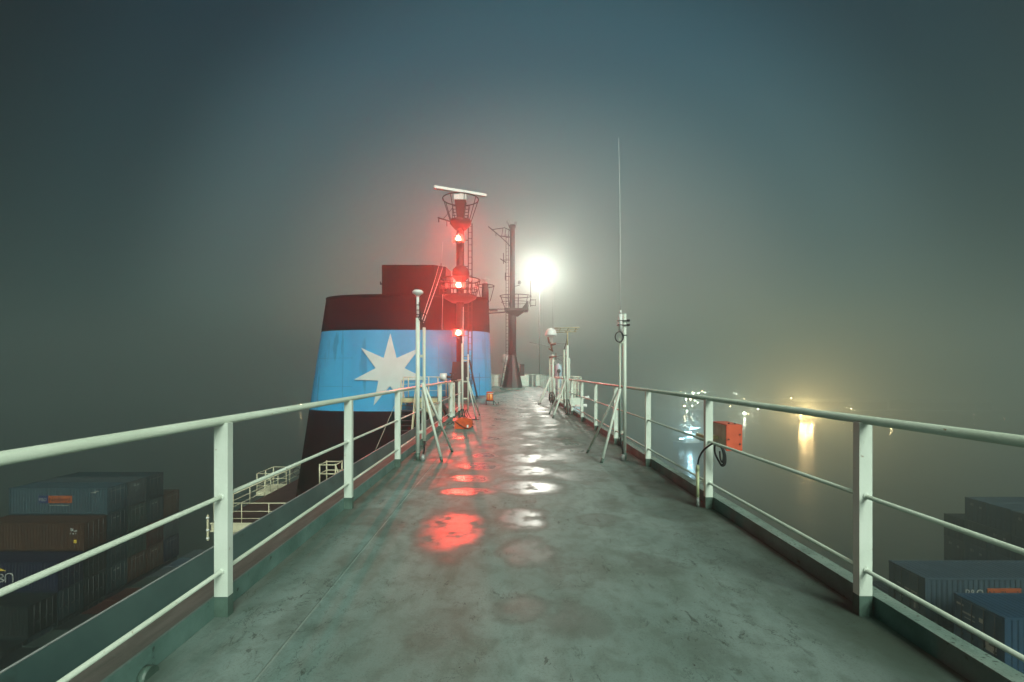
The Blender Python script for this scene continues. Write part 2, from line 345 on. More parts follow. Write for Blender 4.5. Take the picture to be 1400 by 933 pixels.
# ------------------------------------------------------------------ mesh helpers
class MB:
    def __init__(self):
        self.bm = bmesh.new()
    def box(self, x0, x1, y0, y1, z0, z1, rot=None, c=None):
        v = [Vector((x, y, z)) for x in (x0, x1) for y in (y0, y1) for z in (z0, z1)]
        if rot:
            c = c or Vector(((x0 + x1) / 2, (y0 + y1) / 2, (z0 + z1) / 2))
            v = [rot @ (p - c) + c for p in v]
        vs = [self.bm.verts.new(p) for p in v]
        for f in ((0, 1, 3, 2), (4, 6, 7, 5), (0, 4, 5, 1), (2, 3, 7, 6), (0, 2, 6, 4), (1, 5, 7, 3)):
            self.bm.faces.new([vs[i] for i in f])
        return self
    def tube(self, pts, r, seg=12, closed=False, r2=None):
        pts = [Vector(p) for p in pts]
        n = len(pts)
        rings = []
        up = None
        for i, p in enumerate(pts):
            if closed:
                t = (pts[(i + 1) % n] - pts[i - 1]).normalized()
            else:
                t = (pts[min(i + 1, n - 1)] - pts[max(i - 1, 0)]).normalized()
            if up is None:
                up = Vector((0, 0, 1)) if abs(t.z) < 0.9 else Vector((1, 0, 0))
            a = t.cross(up).normalized(); b = a.cross(t).normalized(); up = b
            rr = r if r2 is None else r + (r2 - r) * i / (n - 1)
            rings.append([self.bm.verts.new(p + (a * math.cos(2 * PI * k / seg) + b * math.sin(2 * PI * k / seg)) * rr) for k in range(seg)])
        rng = range(n) if closed else range(n - 1)
        for i in rng:
            A, B = rings[i], rings[(i + 1) % n]
            for k in range(seg):
                f = self.bm.faces.new((A[k], A[(k + 1) % seg], B[(k + 1) % seg], B[k])); f.smooth = True
        if not closed:
            self.bm.faces.new(rings[0][::-1]); self.bm.faces.new(rings[-1])
        return self
    def lathe(self, prof, c=(0, 0, 0), seg=24, smooth=True, sx=1, sy=1):
        c = Vector(c); rings = []
        for (r, z) in prof:
            if r < 1e-6:
                rings.append([self.bm.verts.new(c + Vector((0, 0, z)))])
            else:
                rings.append([self.bm.verts.new(c + Vector((r * sx * math.cos(2 * PI * k / seg), r * sy * math.sin(2 * PI * k / seg), z))) for k in range(seg)])
        for A, B in zip(rings, rings[1:]):
            for k in range(seg):
                k2 = (k + 1) % seg
                if len(A) == 1 and len(B) == 1: continue
                if len(A) == 1: f = self.bm.faces.new((A[0], B[k2], B[k]))
                elif len(B) == 1: f = self.bm.faces.new((A[k], A[k2], B[0]))
                else: f = self.bm.faces.new((A[k], A[k2], B[k2], B[k]))
                f.smooth = smooth
        if len(rings[0]) > 1: self.bm.faces.new(rings[0][::-1])
        if len(rings[-1]) > 1: self.bm.faces.new(rings[-1])
        return self
    def prism(self, outline, z0, z1):
        a = [self.bm.verts.new((x, y, z0)) for x, y in outline]
        b = [self.bm.verts.new((x, y, z1)) for x, y in outline]
        self.bm.faces.new(a[::-1]); self.bm.faces.new(b)
        n = len(a)
        for i in range(n):
            self.bm.faces.new((a[i], a[(i + 1) % n], b[(i + 1) % n], b[i]))
        return self
    def poly(self, pts):
        self.bm.faces.new([self.bm.verts.new(p) for p in pts]); return self
    def bevel(self, w=0.005, seg=2, angle=30):
        es = [e for e in self.bm.edges if len(e.link_faces) == 2 and e.calc_face_angle(0) > R(angle)]
        bmesh.ops.bevel(self.bm, geom=es, offset=w, segments=seg, affect='EDGES', clamp_overlap=True)
        return self
    def build(self, name, mat, parent=None, loc=None, fix=True):
        if fix: bmesh.ops.recalc_face_normals(self.bm, faces=self.bm.faces)
        me = bpy.data.meshes.new(name)
        self.bm.to_mesh(me); self.bm.free()
        me.materials.append(mat)
        o = bpy.data.objects.new(name, me); COL.objects.link(o)
        if parent is not None:
            o.parent = parent
            # meshes are written in world coordinates; put them under their thing
            def origin(p):
                v = Vector((0, 0, 0))
                while p is not None: v += p.location; p = p.parent
                return v
            me.transform(Matrix.Translation(-origin(parent)))
        elif loc is not None:
            me.transform(Matrix.Translation(-Vector(loc))); o.location = loc
        return o

def thing(name, label, cat, loc=(0, 0, 0), group=None):
    o = bpy.data.objects.new(name, None); COL.objects.link(o)
    o.location = loc; o.empty_display_size = 0.2
    o['label'] = label; o['category'] = cat
    if group: o['group'] = group
    return o
def tag(o, label, cat, group=None):
    o['label'] = label; o['category'] = cat
    if group: o['group'] = group
    return o
def struct(o, kind='structure'):
    o['kind'] = kind; return o
def circle(c, r, n=20, axis='z'):
    c = Vector(c); out = []
    for k in range(n):
        a = 2 * PI * k / n
        if axis == 'z': out.append(c + Vector((r * math.cos(a), r * math.sin(a), 0)))
        elif axis == 'y': out.append(c + Vector((r * math.cos(a), 0, r * math.sin(a))))
        else: out.append(c + Vector((0, r * math.cos(a), r * math.sin(a))))
    return out
def curve(pts, sub=8):
    pts = [Vector(p) for p in pts]; P = [pts[0]] + pts + [pts[-1]]; out = []
    for i in range(1, len(P) - 2):
        a, b, c, d = P[i - 1:i + 3]
        for k in range(sub):
            t = k / sub
            out.append(0.5 * ((2 * b) + (c - a) * t + (2 * a - 5 * b + 4 * c - d) * t * t + (3 * b - 3 * c + d - a) * t ** 3))
    out.append(pts[-1]); return out
def point_light(name, loc, color, energy, radius, parent=None):
    l = bpy.data.lights.new(name, 'POINT'); l.energy = energy; l.color = color; l.shadow_soft_size = radius
    o = bpy.data.objects.new(name, l); COL.objects.link(o)
    if parent is not None:
        o.parent = parent; o.location = Vector(loc) - parent.location
    else: o.location = loc
    return o
def text_mesh(name, body, size, mat, parent, loc, rot, xscale=1.0):
    cu = bpy.data.curves.new(name, 'FONT'); cu.body = body; cu.size = size; cu.extrude = 0.006; cu.align_x = 'LEFT'; cu.resolution_u = 2
    t = bpy.data.objects.new('tmp', cu); COL.objects.link(t)
    dg = bpy.context.evaluated_depsgraph_get()
    me = bpy.data.meshes.new_from_object(t.evaluated_get(dg))
    bpy.data.objects.remove(t); me.name = name
    me.transform(Matrix.Translation(loc) @ rot @ Matrix.Diagonal((xscale, 1, 1, 1)))
    me.materials.clear(); me.materials.append(mat)
    o = bpy.data.objects.new(name, me); COL.objects.link(o); o.parent = parent
    return o
FACE_Y = Matrix.Rotation(R(90), 4, 'X')            # readable from -Y
FACE_NX = Matrix.Rotation(R(-90), 4, 'Z') @ Matrix.Rotation(R(90), 4, 'X')

# ------------------------------------------------------------------ sea
bm = MB(); bm.poly([(-880, -90, -38), (880, -90, -38), (880, 1280, -38), (-880, 1280, -38)])
struct(bm.build('water', M['water']))
bm = MB(); bm.prism([(30, 470), (330, 452), (620, 430), (875, 430), (875, 1270), (30, 1270)], -38.8, -36.4)
struct(bm.build('far_shore', M['quay']))

# ------------------------------------------------------------------ deck and its edges
outline = [(-1.68, -3), (2.08, -3), (2.08, 23.8), (2.45, 24.6), (2.9, 43.5), (-3.4, 43.5), (-3.4, 31), (-5.6, 31), (-5.6, 24.4), (-3.6, 24.1), (-2.25, 17.2), (-1.68, 16.5)]
bm = MB(); bm.prism(outline, -0.24, 0.0)
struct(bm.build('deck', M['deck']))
bm = MB(); bm.prism([(-2.37, -3), (-1.685, -3), (-1.685, 16.4), (-2.26, 17.1), (-2.37, 17.2)], -0.36, -0.25)
tag(bm.build('gutter', M['gutter']), 'grimy grey-brown gutter strip outside the left rail', 'gutter')
bm = MB(); bm.prism([(-1.699, -3), (-1.683, -3), (-1.683, 16.4), (-1.699, 16.4)], -0.25, 0.113)
for y0 in range(0, 16, 2):
    pass
tag(bm.build('deck_coaming', M['coam']), 'thin teal-green upstand plate under the left rail', 'coaming')
th = thing('deck_coaming', 'broad grey-green kerb with scuffed top under the right rail', 'coaming', (2.12, 0, 0))
bm = MB(); bm.box(2.083, 2.17, -3, 23.7, -0.24, 0.110); bm.build('coaming_web', M['coam'], th)
# uneven worn top plate
bm = MB()
nseg = 160
for i in range(nseg):
    y0 = -3 + 26.7 * i / nseg; y1 = -3 + 26.7 * (i + 1) / nseg
    def ex(y): return 2.176 + 0.010 * math.sin(y * 3.1) * math.sin(y * 1.7 + 1)
    a = [bm.bm.verts.new(p) for p in ((2.078, y0, .1105), (ex(y0), y0, .1105), (ex(y1), y1, .1105), (2.078, y1, .1105), (2.078, y0, .117), (ex(y0), y0, .117), (ex(y1), y1, .117), (2.078, y1, .117))]
    for f in ((4, 5, 6, 7), (0, 4, 7, 3), (1, 2, 6, 5)):
        bm.bm.faces.new([a[k] for k in f])
bmesh.ops.remove_doubles(bm.bm, verts=bm.bm.verts, dist=0.0004)
bm.build('coaming_cap', M['coam_top'], th)
bm = MB()
bm.poly([(-2.37, -3, -.36), (-2.37, 17.4, -.36), (-2.47, 17.4, -.07), (-2.47, -3, -.07)])
bm.poly([(-2.385, -3, -.36), (-2.385, 17.4, -.36), (-2.485, 17.4, -.07), (-2.485, -3, -.07)])
bm.poly([(-2.47, -3, -.07), (-2.47, 17.4, -.07), (-2.485, 17.4, -.07), (-2.485, -3, -.07)])
o = bm.build('wind_deflector', M['defl'])
tag(o, 'long sloping teal wind deflector plate outboard of the left rail', 'deflector')
o2 = MB().tube([(-2.478, -3, -.066), (-2.478, 17.4, -.066)], 0.007, 6).build('bright_edge', M['steelgrey'], o)
# half-round scupper hood in the left coaming
bm = MB(); bm.tube([(-1.682, 2.15, 0.0), (-1.645, 2.15, 0.0)], 0.045, 16)
tag(bm.build('scupper_hood', M['foot']), 'small dark rounded scupper at the foot of the left coaming', 'scupper')
# accommodation block under the walkway, lower red deck with cream edge
th = thing('superstructure', 'cream accommodation block with dark red lower deck beside the funnel', 'superstructure', (-8, 30, -6))
MB().box(-2.36, 2.06, -3, 43.3, -24, -0.37).build('house_block', M['cream'], th)
MB().box(-14.5, -2.37, 23.0, 60, -24, -6.42).build('house_wing', M['cream'], th)
MB().box(-11.0, -2.37, 12, 22.99, -24, -6.2).build('house_wing', M['cream'], th)
bm = MB(); bm.box(-14.56, -2.38, 22.9, 60, -6.41, -6.0); bm.box(-11.02, -2.38, 12, 22.89, -6.15, -6.003)
bm.build('lower_deck', M['reddeck'], th)
bm = MB(); bm.box(-14.58, -11.0, 22.85, 22.895, -6.36, -6.06)
for zz in (-6.03, -6.40): bm.box(-14.62, -11.0, 22.82, 22.93, zz - .03, zz + .03)
bm.build('edge_fascia', M['cream'], th)
# long ship hull under everything
bm = MB(); bm.prism([(-80, -30), (110, -30), (110, 56.8), (-80, 56.8)], -37.5, -26.5)
tag(bm.build('ship_hull', M['hull']), 'dark hull and cargo deck of the container ship below the walkway', 'hull')

# ------------------------------------------------------------------ railings
def bar(bm, a, b, w, t):
    """flat bar upright from a to b, w across x, t across y"""
    bm.box(a[0] - w / 2, a[0] + w / 2, a[1] - t / 2, a[1] + t / 2, a[2], b[2])
def railing(name, label, path, ztop, mids, posts, z0=0.0, flat=None, r=0.0245, rm=0.0125, foot=None, mat='rail', pmat='post', group=None):
    c = posts[0]
    th = thing(name, label, 'railing', (c[0], c[1], z0), group)
    pts = [Vector((p[0], p[1], ztop)) for p in path]
    MB().tube(pts, r, 16).build('top_rail', M[mat], th)
    for zm in mids:
        MB().tube([(p[0], p[1], zm) for p in path], rm, 10).build('mid_rail', M[mat], th)
    for (x, y) in posts:
        bm = MB()
        zb = z0 + (foot or 0)
        if flat:
            bm.box(x - flat[0] / 2, x + flat[0] / 2, y - flat[1] / 2, y + flat[1] / 2, zb, ztop - r * 0.55); bm.bevel(0.004, 2)
            if foot:
                for zm in mids: bm.tube([(x, y - flat[1] / 2 - .008, zm), (x, y - flat[1] / 2 + .003, zm)], rm * 1.25, 10, r2=rm * 1.75)
        else:
            bm.tube([(x, y, zb), (x, y, ztop)], 0.022, 10)
        p = bm.build('post', M[pmat], th)
        if foot:
            bm = MB(); bm.box(x - flat[0] / 2 - .0015, x + flat[0] / 2 + .0015, y - flat[1] / 2 - .0015, y + flat[1] / 2 + .0015, z0 + 0.001, zb + 0.004)
            bm.build('post_foot', M['foot'], p)
    return th
YS = [-1.5, 0.58] + [2.69 + 2.09 * k for k in range(0, 7)]
lp = [(-1.645, y) for y in YS]
left = railing('walkway_railing', 'cream steel railing along the left side of the walkway', [(-1.645, -2.6), (-1.645, 16.3)], 1.118, (0.685, 0.26), lp[:9], flat=(0.078, 0.05), foot=0.112)
YR = [-1.5, 0.60] + [2.70 + 2.10 * k for k in range(0, 11)]
rp = [(2.035, y) for y in YR]
right = railing('walkway_railing', 'cream steel railing along the right side of the walkway', [(2.035, -2.6), (2.035, 23.7)], 1.122, (0.685, 0.262), rp, flat=(0.074, 0.05), foot=0.112)
# rest of right rail, past the platform, and the far end
railing('end_railing', 'distant cream railing behind the right hand outboard platform', [(2.62, 29.5), (2.88, 43)], 1.1, (0.7, 0.3), [(2.62 + .26 * k / 5, 29.5 + 2.7 * k) for k in range(6)], flat=(0.07, 0.05), rm=0.012)
er = railing('end_railing', 'farthest railing with pale plates closing off the deck end', [(-3.3, 43.1), (2.85, 43.1)], 1.1, (0.72, 0.36), [(-3.3, 43.1), (-2.3, 43.1), (-.6, 43.1), (0.4, 43.1), (2.1, 43.1), (2.85, 43.1)], flat=(0.07, 0.05), rm=0.014)
for x0, x1 in ((-2.9, -1.6), (-1.5, -1.05), (0.85, 1.75), (2.4, 2.8)):
    MB().box(x0, x1, 43.12, 43.15, 0.06, 1.05).build('plate', M['post'], er)

# outboard platform on the right
th = thing('outboard_platform', 'cream outboard platform with railing and stub arms on the right', 'platform', (3.0, 25.5, 0))
MB().box(2.5, 3.75, 24.6, 27.6, -0.05, 0.03).build('floor', M['deck'], th)
MB().box(2.3, 3.77, 24.2, 24.56, -0.40, 0.02).build('fascia', M['post'], th)
bm = MB(); bm.tube([(3.7, 24.3, -0.02), (4.12, 24.3, 0.08)], .07, 10); bm.tube([(3.4, 24.2, -.42), (3.98, 24.2, -.36)], .09, 10); bm.tube([(3.3, 24.2, -.62), (3.75, 24.2, -.62)], .04, 8)
bm.build('stub_arm', M['white'], th)
bm = MB(); bm.box(2.9, 3.6, 24.1, 24.5, -.72, -.42); bm.bevel(.05, 2); bm.build('under_box', M['paleblue'], th)
bm = MB()
ring = [(2.2, 24.4), (3.74, 24.6), (3.74, 27.5), (2.55, 29.4)]
for z in (1.11, .75, .38): bm.tube([(x, y, z) for x, y in ring], 0.024 if z > 1 else .014, 8)
bm.build('rail', M['rail'], th)
for x, y in ((2.35, 24.42), (2.75, 24.47), (3.1, 24.5), (3.42, 24.56), (3.74, 24.6), (3.74, 25.6), (3.74, 26.5), (3.74, 27.5), (3.2, 28.3)):
    MB().box(x - .03, x + .03, y - .02, y + .02, -0.02, 1.1).build('post', M['rail'], th)
MB().box(3.35, 3.65, 25.2, 25.5, .02, .2).bevel(.02).build('bollard_base', M['foot'], th)

# ------------------------------------------------------------------ lower deck railings
lr = railing('lower_deck_railing', 'pale yellow railing along the outer edge of the dark red lower deck', [(-14.5, 22.95), (-14.5, 50)], -6 + .95, (-6 + .62, -6 + .3), [(-14.5, 22.95 + 1.58 * k) for k in range(18)], z0=-6, mat='cream', pmat='cream', rm=.012)
lf = railing('lower_deck_railing', 'pale yellow railing across the near end of the dark red lower deck', [(-14.5, 22.9), (-9.0, 22.9)], -6 + .95, (-6 + .55, -6 + .2), [(-14.45 + 1.33 * k, 22.9) for k in range(5)], z0=-6, mat='cream', pmat='cream', rm=.018)
th = thing('side_balcony', 'small cream railed balcony bulging from the lower deck edge', 'balcony', (-15, 29.5, -6))
MB().box(-15.5, -14.57, 28.6, 30.6, -6.2, -5.95).build('floor', M['cream'], th)
bm = MB()
for z in (-4.85, -5.2, -5.6): bm.tube([(-14.55, 28.6, z), (-15.45, 28.6, z), (-15.45, 30.6, z), (-14.55, 30.6, z)], .022, 8)
bm.build('rail', M['cream'], th)
for x, y in ((-14.62, 28.6), (-15.45, 28.6), (-15.45, 29.6), (-15.45, 30.6), (-14.62, 30.6)):
    MB().tube([(x, y, -5.96), (x, y, -4.85)], .03, 8).build('post', M['cream'], th)
th = thing('mooring_fitting', 'small white bracket fitting on the near outer corner of the lower deck', 'bracket', (-14.7, 22.9, -6.2))
bm = MB()
for z in (-5.75, -6.35, -6.75): bm.lathe([(0, -.05), (.06, -.045), (.08, 0), (.06, .045), (0, .05)], (-14.75, 22.85, z), 12)
bm.build('roller', M['white'], th)
MB().box(-14.78, -14.70, 22.82, 22.88, -6.85, -5.6).build('bracket', M['cream'], th)
# stair head rail
th = thing('stair_head', 'low cream framed stair head standing in front of the black funnel base', 'stair head', (-9.0, 23.8, -6))
MB().box(-9.7, -8.3, 23.4, 24.6, -5.998, -4.3).build('casing', M['cream'], th)
bm = MB()
for z in (-3.30, -3.75): bm.tube([(-9.55, 23.5, z), (-8.75, 23.5, z), (-8.75, 24.4, z + .0), (-9.55, 24.4, z)], .03, 8, closed=True)
for x, y in ((-9.55, 23.5), (-8.75, 23.5), (-8.75, 24.4), (-9.55, 24.4)): bm.tube([(x, y, -4.31), (x, y, -3.25)], .035, 8)
bm.tube([(-8.75, 23.5, -3.3), (-8.5, 23.4, -3.9), (-8.45, 23.4, -4.32)], .03, 8)
bm.build('rail', M['cream'], th)
th = thing('deck_vent', 'small white mushroom vent at the right of the red deck', 'vent', (-9.6, 22.9, -6))
bm = MB(); bm.lathe([(0.12, 0), (.12, .55), (.3, .57), (.32, .68), (.2, .8), (0, .84)], (-10.7, 24.4, -6.0), 16); bm.build('cowl', M['white'], th)

# ------------------------------------------------------------------ funnel
FN = 2.6
def fparam(z):
    t = (z + 6) / 11.7
    return -6.85 + 0.70 * t, 5.95 - 1.09 * t, 28.6, 2.65 - 0.25 * t     # cx, a, cy, b
def fring(z, n=96, off=0.0):
    cx, a, cy, b = fparam(z); out = []
    for k in range(n):
        t = 2 * PI * k / n; c, s = math.cos(t), math.sin(t)
        x = math.copysign(abs(c) ** (2 / FN), c) * (a + off); y = math.copysign(abs(s) ** (2 / FN), s) * (b + off)
        out.append(Vector((cx + x, cy + y, z)))
    return out
def ffront(x, z):
    cx, a, cy, b = fparam(z)
    u = min(0.999, abs((x - cx) / a))
    return cy - b * (1 - u ** FN) ** (1 / FN)
def fband(z0, z1, off=0.0, steps=8, cap=False):
    bm = MB(); rings = []
    for i in range(steps + 1):
        z = z0 + (z1 - z0) * i / steps
        rings.append([bm.bm.verts.new(p) for p in fring(z, off=off)])
    n = len(rings[0])
    for A, B in zip(rings, rings[1:]):
        for k in range(n):
            f = bm.bm.faces.new((A[k], A[(k + 1) % n], B[(k + 1) % n], B[k])); f.smooth = True
    if cap: bm.bm.faces.new(rings[-1])
    return bm
fun = thing('ship_funnel', 'broad black and sky blue ship funnel carrying a white seven pointed star', 'funnel', (-6.8, 28.6, -6))
fband(-6.02, -0.83).build('lower_band', M['black'], fun)
fband(-0.828, 3.72).build('blue_band', M['blue'], fun)
top = fband(3.722, 5.70, cap=True).build('top_band', M['black'], fun)
bm = MB(); bm.tube(fring(5.70, 96), .035, 6, closed=True); bm.build('rim', M['black'], fun)
# seven-pointed star standing slightly proud of the plating
bm = MB()
scx, scz = W(533.5, 508, 26.1).x, 1.4
Ro, Ri = 2.10, 0.82
pts = []
for k in range(14):
    a = PI / 2 + PI * k / 7; r = Ro if k % 2 == 0 else Ri
    pts.append((scx + r * math.cos(a), scz + r * math.sin(a)))
def sv(x, z, off): return bm.bm.verts.new((x, ffront(x, z) - off, z))
for k in range(14):
    p, q = pts[k], pts[(k + 1) % 14]
    nn = 8
    prev = None
    for i in range(nn + 1):
        t = i / nn
        a_ = (scx + (p[0] - scx) * t, scz + (p[1] - scz) * t); b_ = (scx + (q[0] - scx) * t, scz + (q[1] - scz) * t)
        row = [sv(a_[0] + (b_[0] - a_[0]) * j / 4, a_[1] + (b_[1] - a_[1]) * j / 4, 0.07) for j in range(5)]
        if prev:
            for j in range(4):
                vs = [prev[j], prev[j + 1], row[j + 1], row[j]]
                try: bm.bm.faces.new(vs)
                except Exception: pass
        prev = row
    nb = [sv(p[0] + (q[0] - p[0]) * j / 4, p[1] + (q[1] - p[1]) * j / 4, -0.02) for j in range(5)]
    for j in range(4): bm.bm.faces.new([prev[j], prev[j + 1], nb[j + 1], nb[j]])
bmesh.ops.remove_doubles(bm.bm, verts=bm.bm.verts, dist=0.0005)
bmesh.ops.dissolve_degenerate(bm.bm, edges=bm.bm.edges, dist=0.0005)
bm.build('star_emblem', M['star'], fun)
bm = MB()
ol = []
for (x, y) in ((-7.35, 26.9), (-4.35, 26.9), (-3.75, 27.4), (-3.6, 28.6), (-3.75, 30), (-7.35, 30)): ol.append((x, y))
bm.prism(ol, 5.69, 7.52); bm.bevel(.06, 2)
bm.build('exhaust_casing', M['black'], fun)
bm = MB(); bm.box(-7.55, -7.36, 27.2, 27.3, 6.45, 6.52); bm.box(-7.55, -7.5, 27.2, 27.3, 6.45, 6.62); bm.build('lifting_lug', M['dark'], fun)
# plating seams and pipes on the right of the blue band
bm = MB()
def fpath(xz, off=0.03): return [(x, ffront(x, z) - off, z) for x, z in xz]
bm.tube(fpath([(-1.75 + 0.0, z / 10) for z in range(-7, 14)]), .02, 6)
bm.tube(fpath([(-2.9 + .17 * i, 1.05) for i in range(11)]), .02, 6)
bm.tube(fpath([(-3.0, z / 10) for z in range(-7, 17)]), .018, 6)
bm.build('pipework', M['blue_line'], fun)
bm = MB()
for x in (-11.2, -9.4, -7.6, -5.8, -4.0, -2.4):
    if abs(x - scx) > 2.0: bm.tube(fpath([(x, z / 4) for z in range(-3, 14)], .002), .009, 5)
for z in (0.55, 2.15):
    bm.tube(fpath([(-11.6 + .2 * i, z) for i in range(15)], .002), .008, 5); bm.tube(fpath([(-4.5 + .2 * i, z) for i in range(16)], .002), .008, 5)
bm.build('weld_seam', M['blue_line'], fun)
# handhold ring at the lower left
MB().tube(circle((-12.75, 28.0, -4.6), .22, 14, 'y'), .02, 6, closed=True).build('handhold', M['dark'], fun)
MB().box(-1.25, -0.75, 28.3, 28.9, 5.1, 5.14).build('bracket', M['redmast'], fun)
# whips on the funnel
def whip(label, base, top, r=0.018, mat='white', group=None):
    base, top = Vector(base), Vector(top)
    th = thing('whip_antenna', label, 'antenna', base, group)
    MB().tube([base, base + (top - base) * .12], r * 1.9, 8).build('base_tube', M['steelgrey'], th)
    MB().tube([base + (top - base) * .12, top], r, 8, r2=r * .5).build('rod', M[mat], th)
    return th
wp = W(603, 374, 27.2)
whip('thin white whip standing up from the black exhaust casing right corner', (wp.x, 27.2, 7.52), W(605.5, 331, 27.2), .025)
b0 = W(602, 449, 25.6); whip('thin white whip fixed flat against the black band of the funnel', (b0.x, ffront(b0.x, 3.7) - .07, 3.75), (b0.x + .05, ffront(b0.x, 5.2) - .12, 5.72), .025)
# stay wires from the casing down to the near antenna
for i, (a, b, lab) in enumerate((((606, 368), (579, 441), 'right'), ((600, 366), (577, 437), 'left'))):
    A = W(a[0], a[1], 27.0); B = W(b[0], b[1], 7.6)
    A.z = 7.50
    mid = (A + B) / 2 - Vector((0, 0, .05))
    tag(MB().tube(curve([A, mid, B], 10), .007 if i == 0 else .006, 5).build('stay_wire', M['white']),
        '%s of two thin stay wires from casing to the mushroom antenna' % lab, 'wire', 'stay wires')

# ------------------------------------------------------------------ red light mast
RM = M['redmast']
mx, my = -2.64, 24.9
mast = thing('radar_mast', 'dark red radar mast with crow basket lit by three red lamps', 'mast', (mx, my, 0))
bm = MB()
def frustum(bm, cx, cy, z0, z1, w0, w1, d0=None, d1=None):
    d0 = d0 or w0; d1 = d1 or w1
    a = [bm.bm.verts.new((cx + sx * w0 / 2, cy + sy * d0 / 2, z0)) for sx, sy in ((-1, -1), (1, -1), (1, 1), (-1, 1))]
    b = [bm.bm.verts.new((cx + sx * w1 / 2, cy + sy * d1 / 2, z1)) for sx, sy in ((-1, -1), (1, -1), (1, 1), (-1, 1))]
    bm.bm.faces.new(a[::-1]); bm.bm.faces.new(b)
    for i in range(4): bm.bm.faces.new((a[i], a[(i + 1) % 4], b[(i + 1) % 4], b[i]))
frustum(bm, mx, my, 0.0, 1.9, 1.05, .72)
bm.bevel(.02)
bm.build('base', RM, mast)
bm = MB(); bm.lathe([(.20, 1.9), (.20, 5.2), (.21, 8.0), (.19, 9.25)], (mx, my, 0), 20)
for dx in (-.12, 0, .12): bm.tube([(mx + dx, my - .22, 1.6), (mx + dx, my - .22, 5.0)], .025, 6)
bm.tube([(mx + .13, my - .2, 5.4), (mx + .13, my - .2, 9.2)], .03, 6)
bm.build('column', RM, mast)
# ladder behind
bm = MB()
for dx in (.42, .62): bm.tube([(mx + dx, my + .1, 0.7), (mx + dx, my + .1, 9.3)], .028, 8)
for k in range(26): bm.tube([(mx + .42, my + .1, .9 + .33 * k), (mx + .62, my + .1, .9 + .33 * k)], .014, 6)
for z in (2.2, 3.3, 4.6, 7.0, 8.4): bm.tube([(mx, my, z), (mx + .42, my + .1, z)], .022, 6)
bm.tube([(mx + .52, my - .3, 2.0), (mx + .95, my - .6, 0.05)], .05, 6)
bm.tube([(mx + .40, my - .3, 2.0), (mx + .72, my - .6, 0.05)], .03, 6)
bm.build('ladder', RM, mast)
# middle platform
def basket(parent, cx, cy, z0, r0, z1, r1, mat, nposts=8, mids=1, floor_t=.12):
    bm = MB(); bm.lathe([(r0 * .55, z0 - floor_t * 2.6), (r0, z0 - floor_t), (r0 * 1.02, z0)], (cx, cy, 0), 24); bm.build('floor', mat, parent)
    bm = MB(); bm.tube(circle((cx, cy, z1), r1, 32), .03, 8, closed=True)
    for k in range(mids):
        t = (k + 1) / (mids + 1); bm.tube(circle((cx, cy, z0 + (z1 - z0) * t), r0 + (r1 - r0) * t, 28), .018, 6, closed=True)
    for k in range(nposts):
        a = 2 * PI * (k + .4) / nposts; bm.tube([(cx + r0 * math.cos(a), cy + r0 * math.sin(a), z0 - .05), (cx + r1 * math.cos(a), cy + r1 * math.sin(a), z1)], .022, 6)
    bm.build('basket_rail', mat, parent)
basket(mast, mx, my, 5.42, .85, 6.25, 1.05, RM, 12, 2, .14)
basket(mast, mx + .02, my, 9.42, .56, 10.55, .95, RM, 8, 0, .18)
bm = MB(); bm.lathe([(0, -.45), (.25, -.38), (.42, -.2), (.46, 0), (.42, .2), (.25, .38), (0, .45)], (mx + .06, my - .25, 6.55), 20); bm.build('lower_radome', RM, mast)
bm = MB(); bm.tube([(mx - .45, my, 9.35), (mx - 1.18, my - .1, 9.55)], .035, 8); bm.tube([(mx - 1.12, my - .1, 9.53), (mx - 1.12, my - .1, 9.3)], .03, 6); bm.tube([(mx - .7, my - .05, 9.4), (mx - .7, my - .05, 9.1)], .02, 6)
bm.tube([(mx - .9, my, 9.5), (mx - .4, my, 10.1)], .015, 5)
bm.build('yardarm', RM, mast)
bm = MB(); frustum(bm, mx + .02, my, 9.42, 10.45, .34, .58, .34, .5); bm.bevel(.02); bm.build('scanner_pedestal', RM, mast)
bm = MB()
for sx_ in (-1, 1):
    for k in range(5): bm.tube([(mx + .02 + sx_ * .24, my - .05, 9.5 + .17 * k), (mx + .02 + sx_ * .42, my - .05, 9.5 + .17 * k)], .018, 6)
    bm.tube([(mx + .02 + sx_ * .42, my - .05, 9.42), (mx + .02 + sx_ * .42, my - .05, 10.25)], .018, 6)
bm.build('rung_frame', RM, mast)
radar = thing('radar_scanner', 'white radar scanner bar on top of the red mast basket', 'radar', (mx, my, 10.46))
bm = MB(); bm.box(mx - .30, mx + .34, my - .28, my + .28, 10.455, 10.72); bm.bevel(.05, 2); bm.build('motor_housing', M['white'], radar)
bm = MB(); bm.lathe([(.12, 10.72), (.10, 10.86), (.14, 10.9)], (mx + .02, my, 0), 14); bm.build('turning_neck', M['white'], radar)
bm = MB()
rz = Matrix.Rotation(R(24), 3, 'Z')
bm.box(mx - 1.43, mx + 1.47, my - .10, my + .10, 10.9, 11.04, rot=rz); bm.bevel(.03, 2); bm.build('scanner_bar', M['white'], radar)
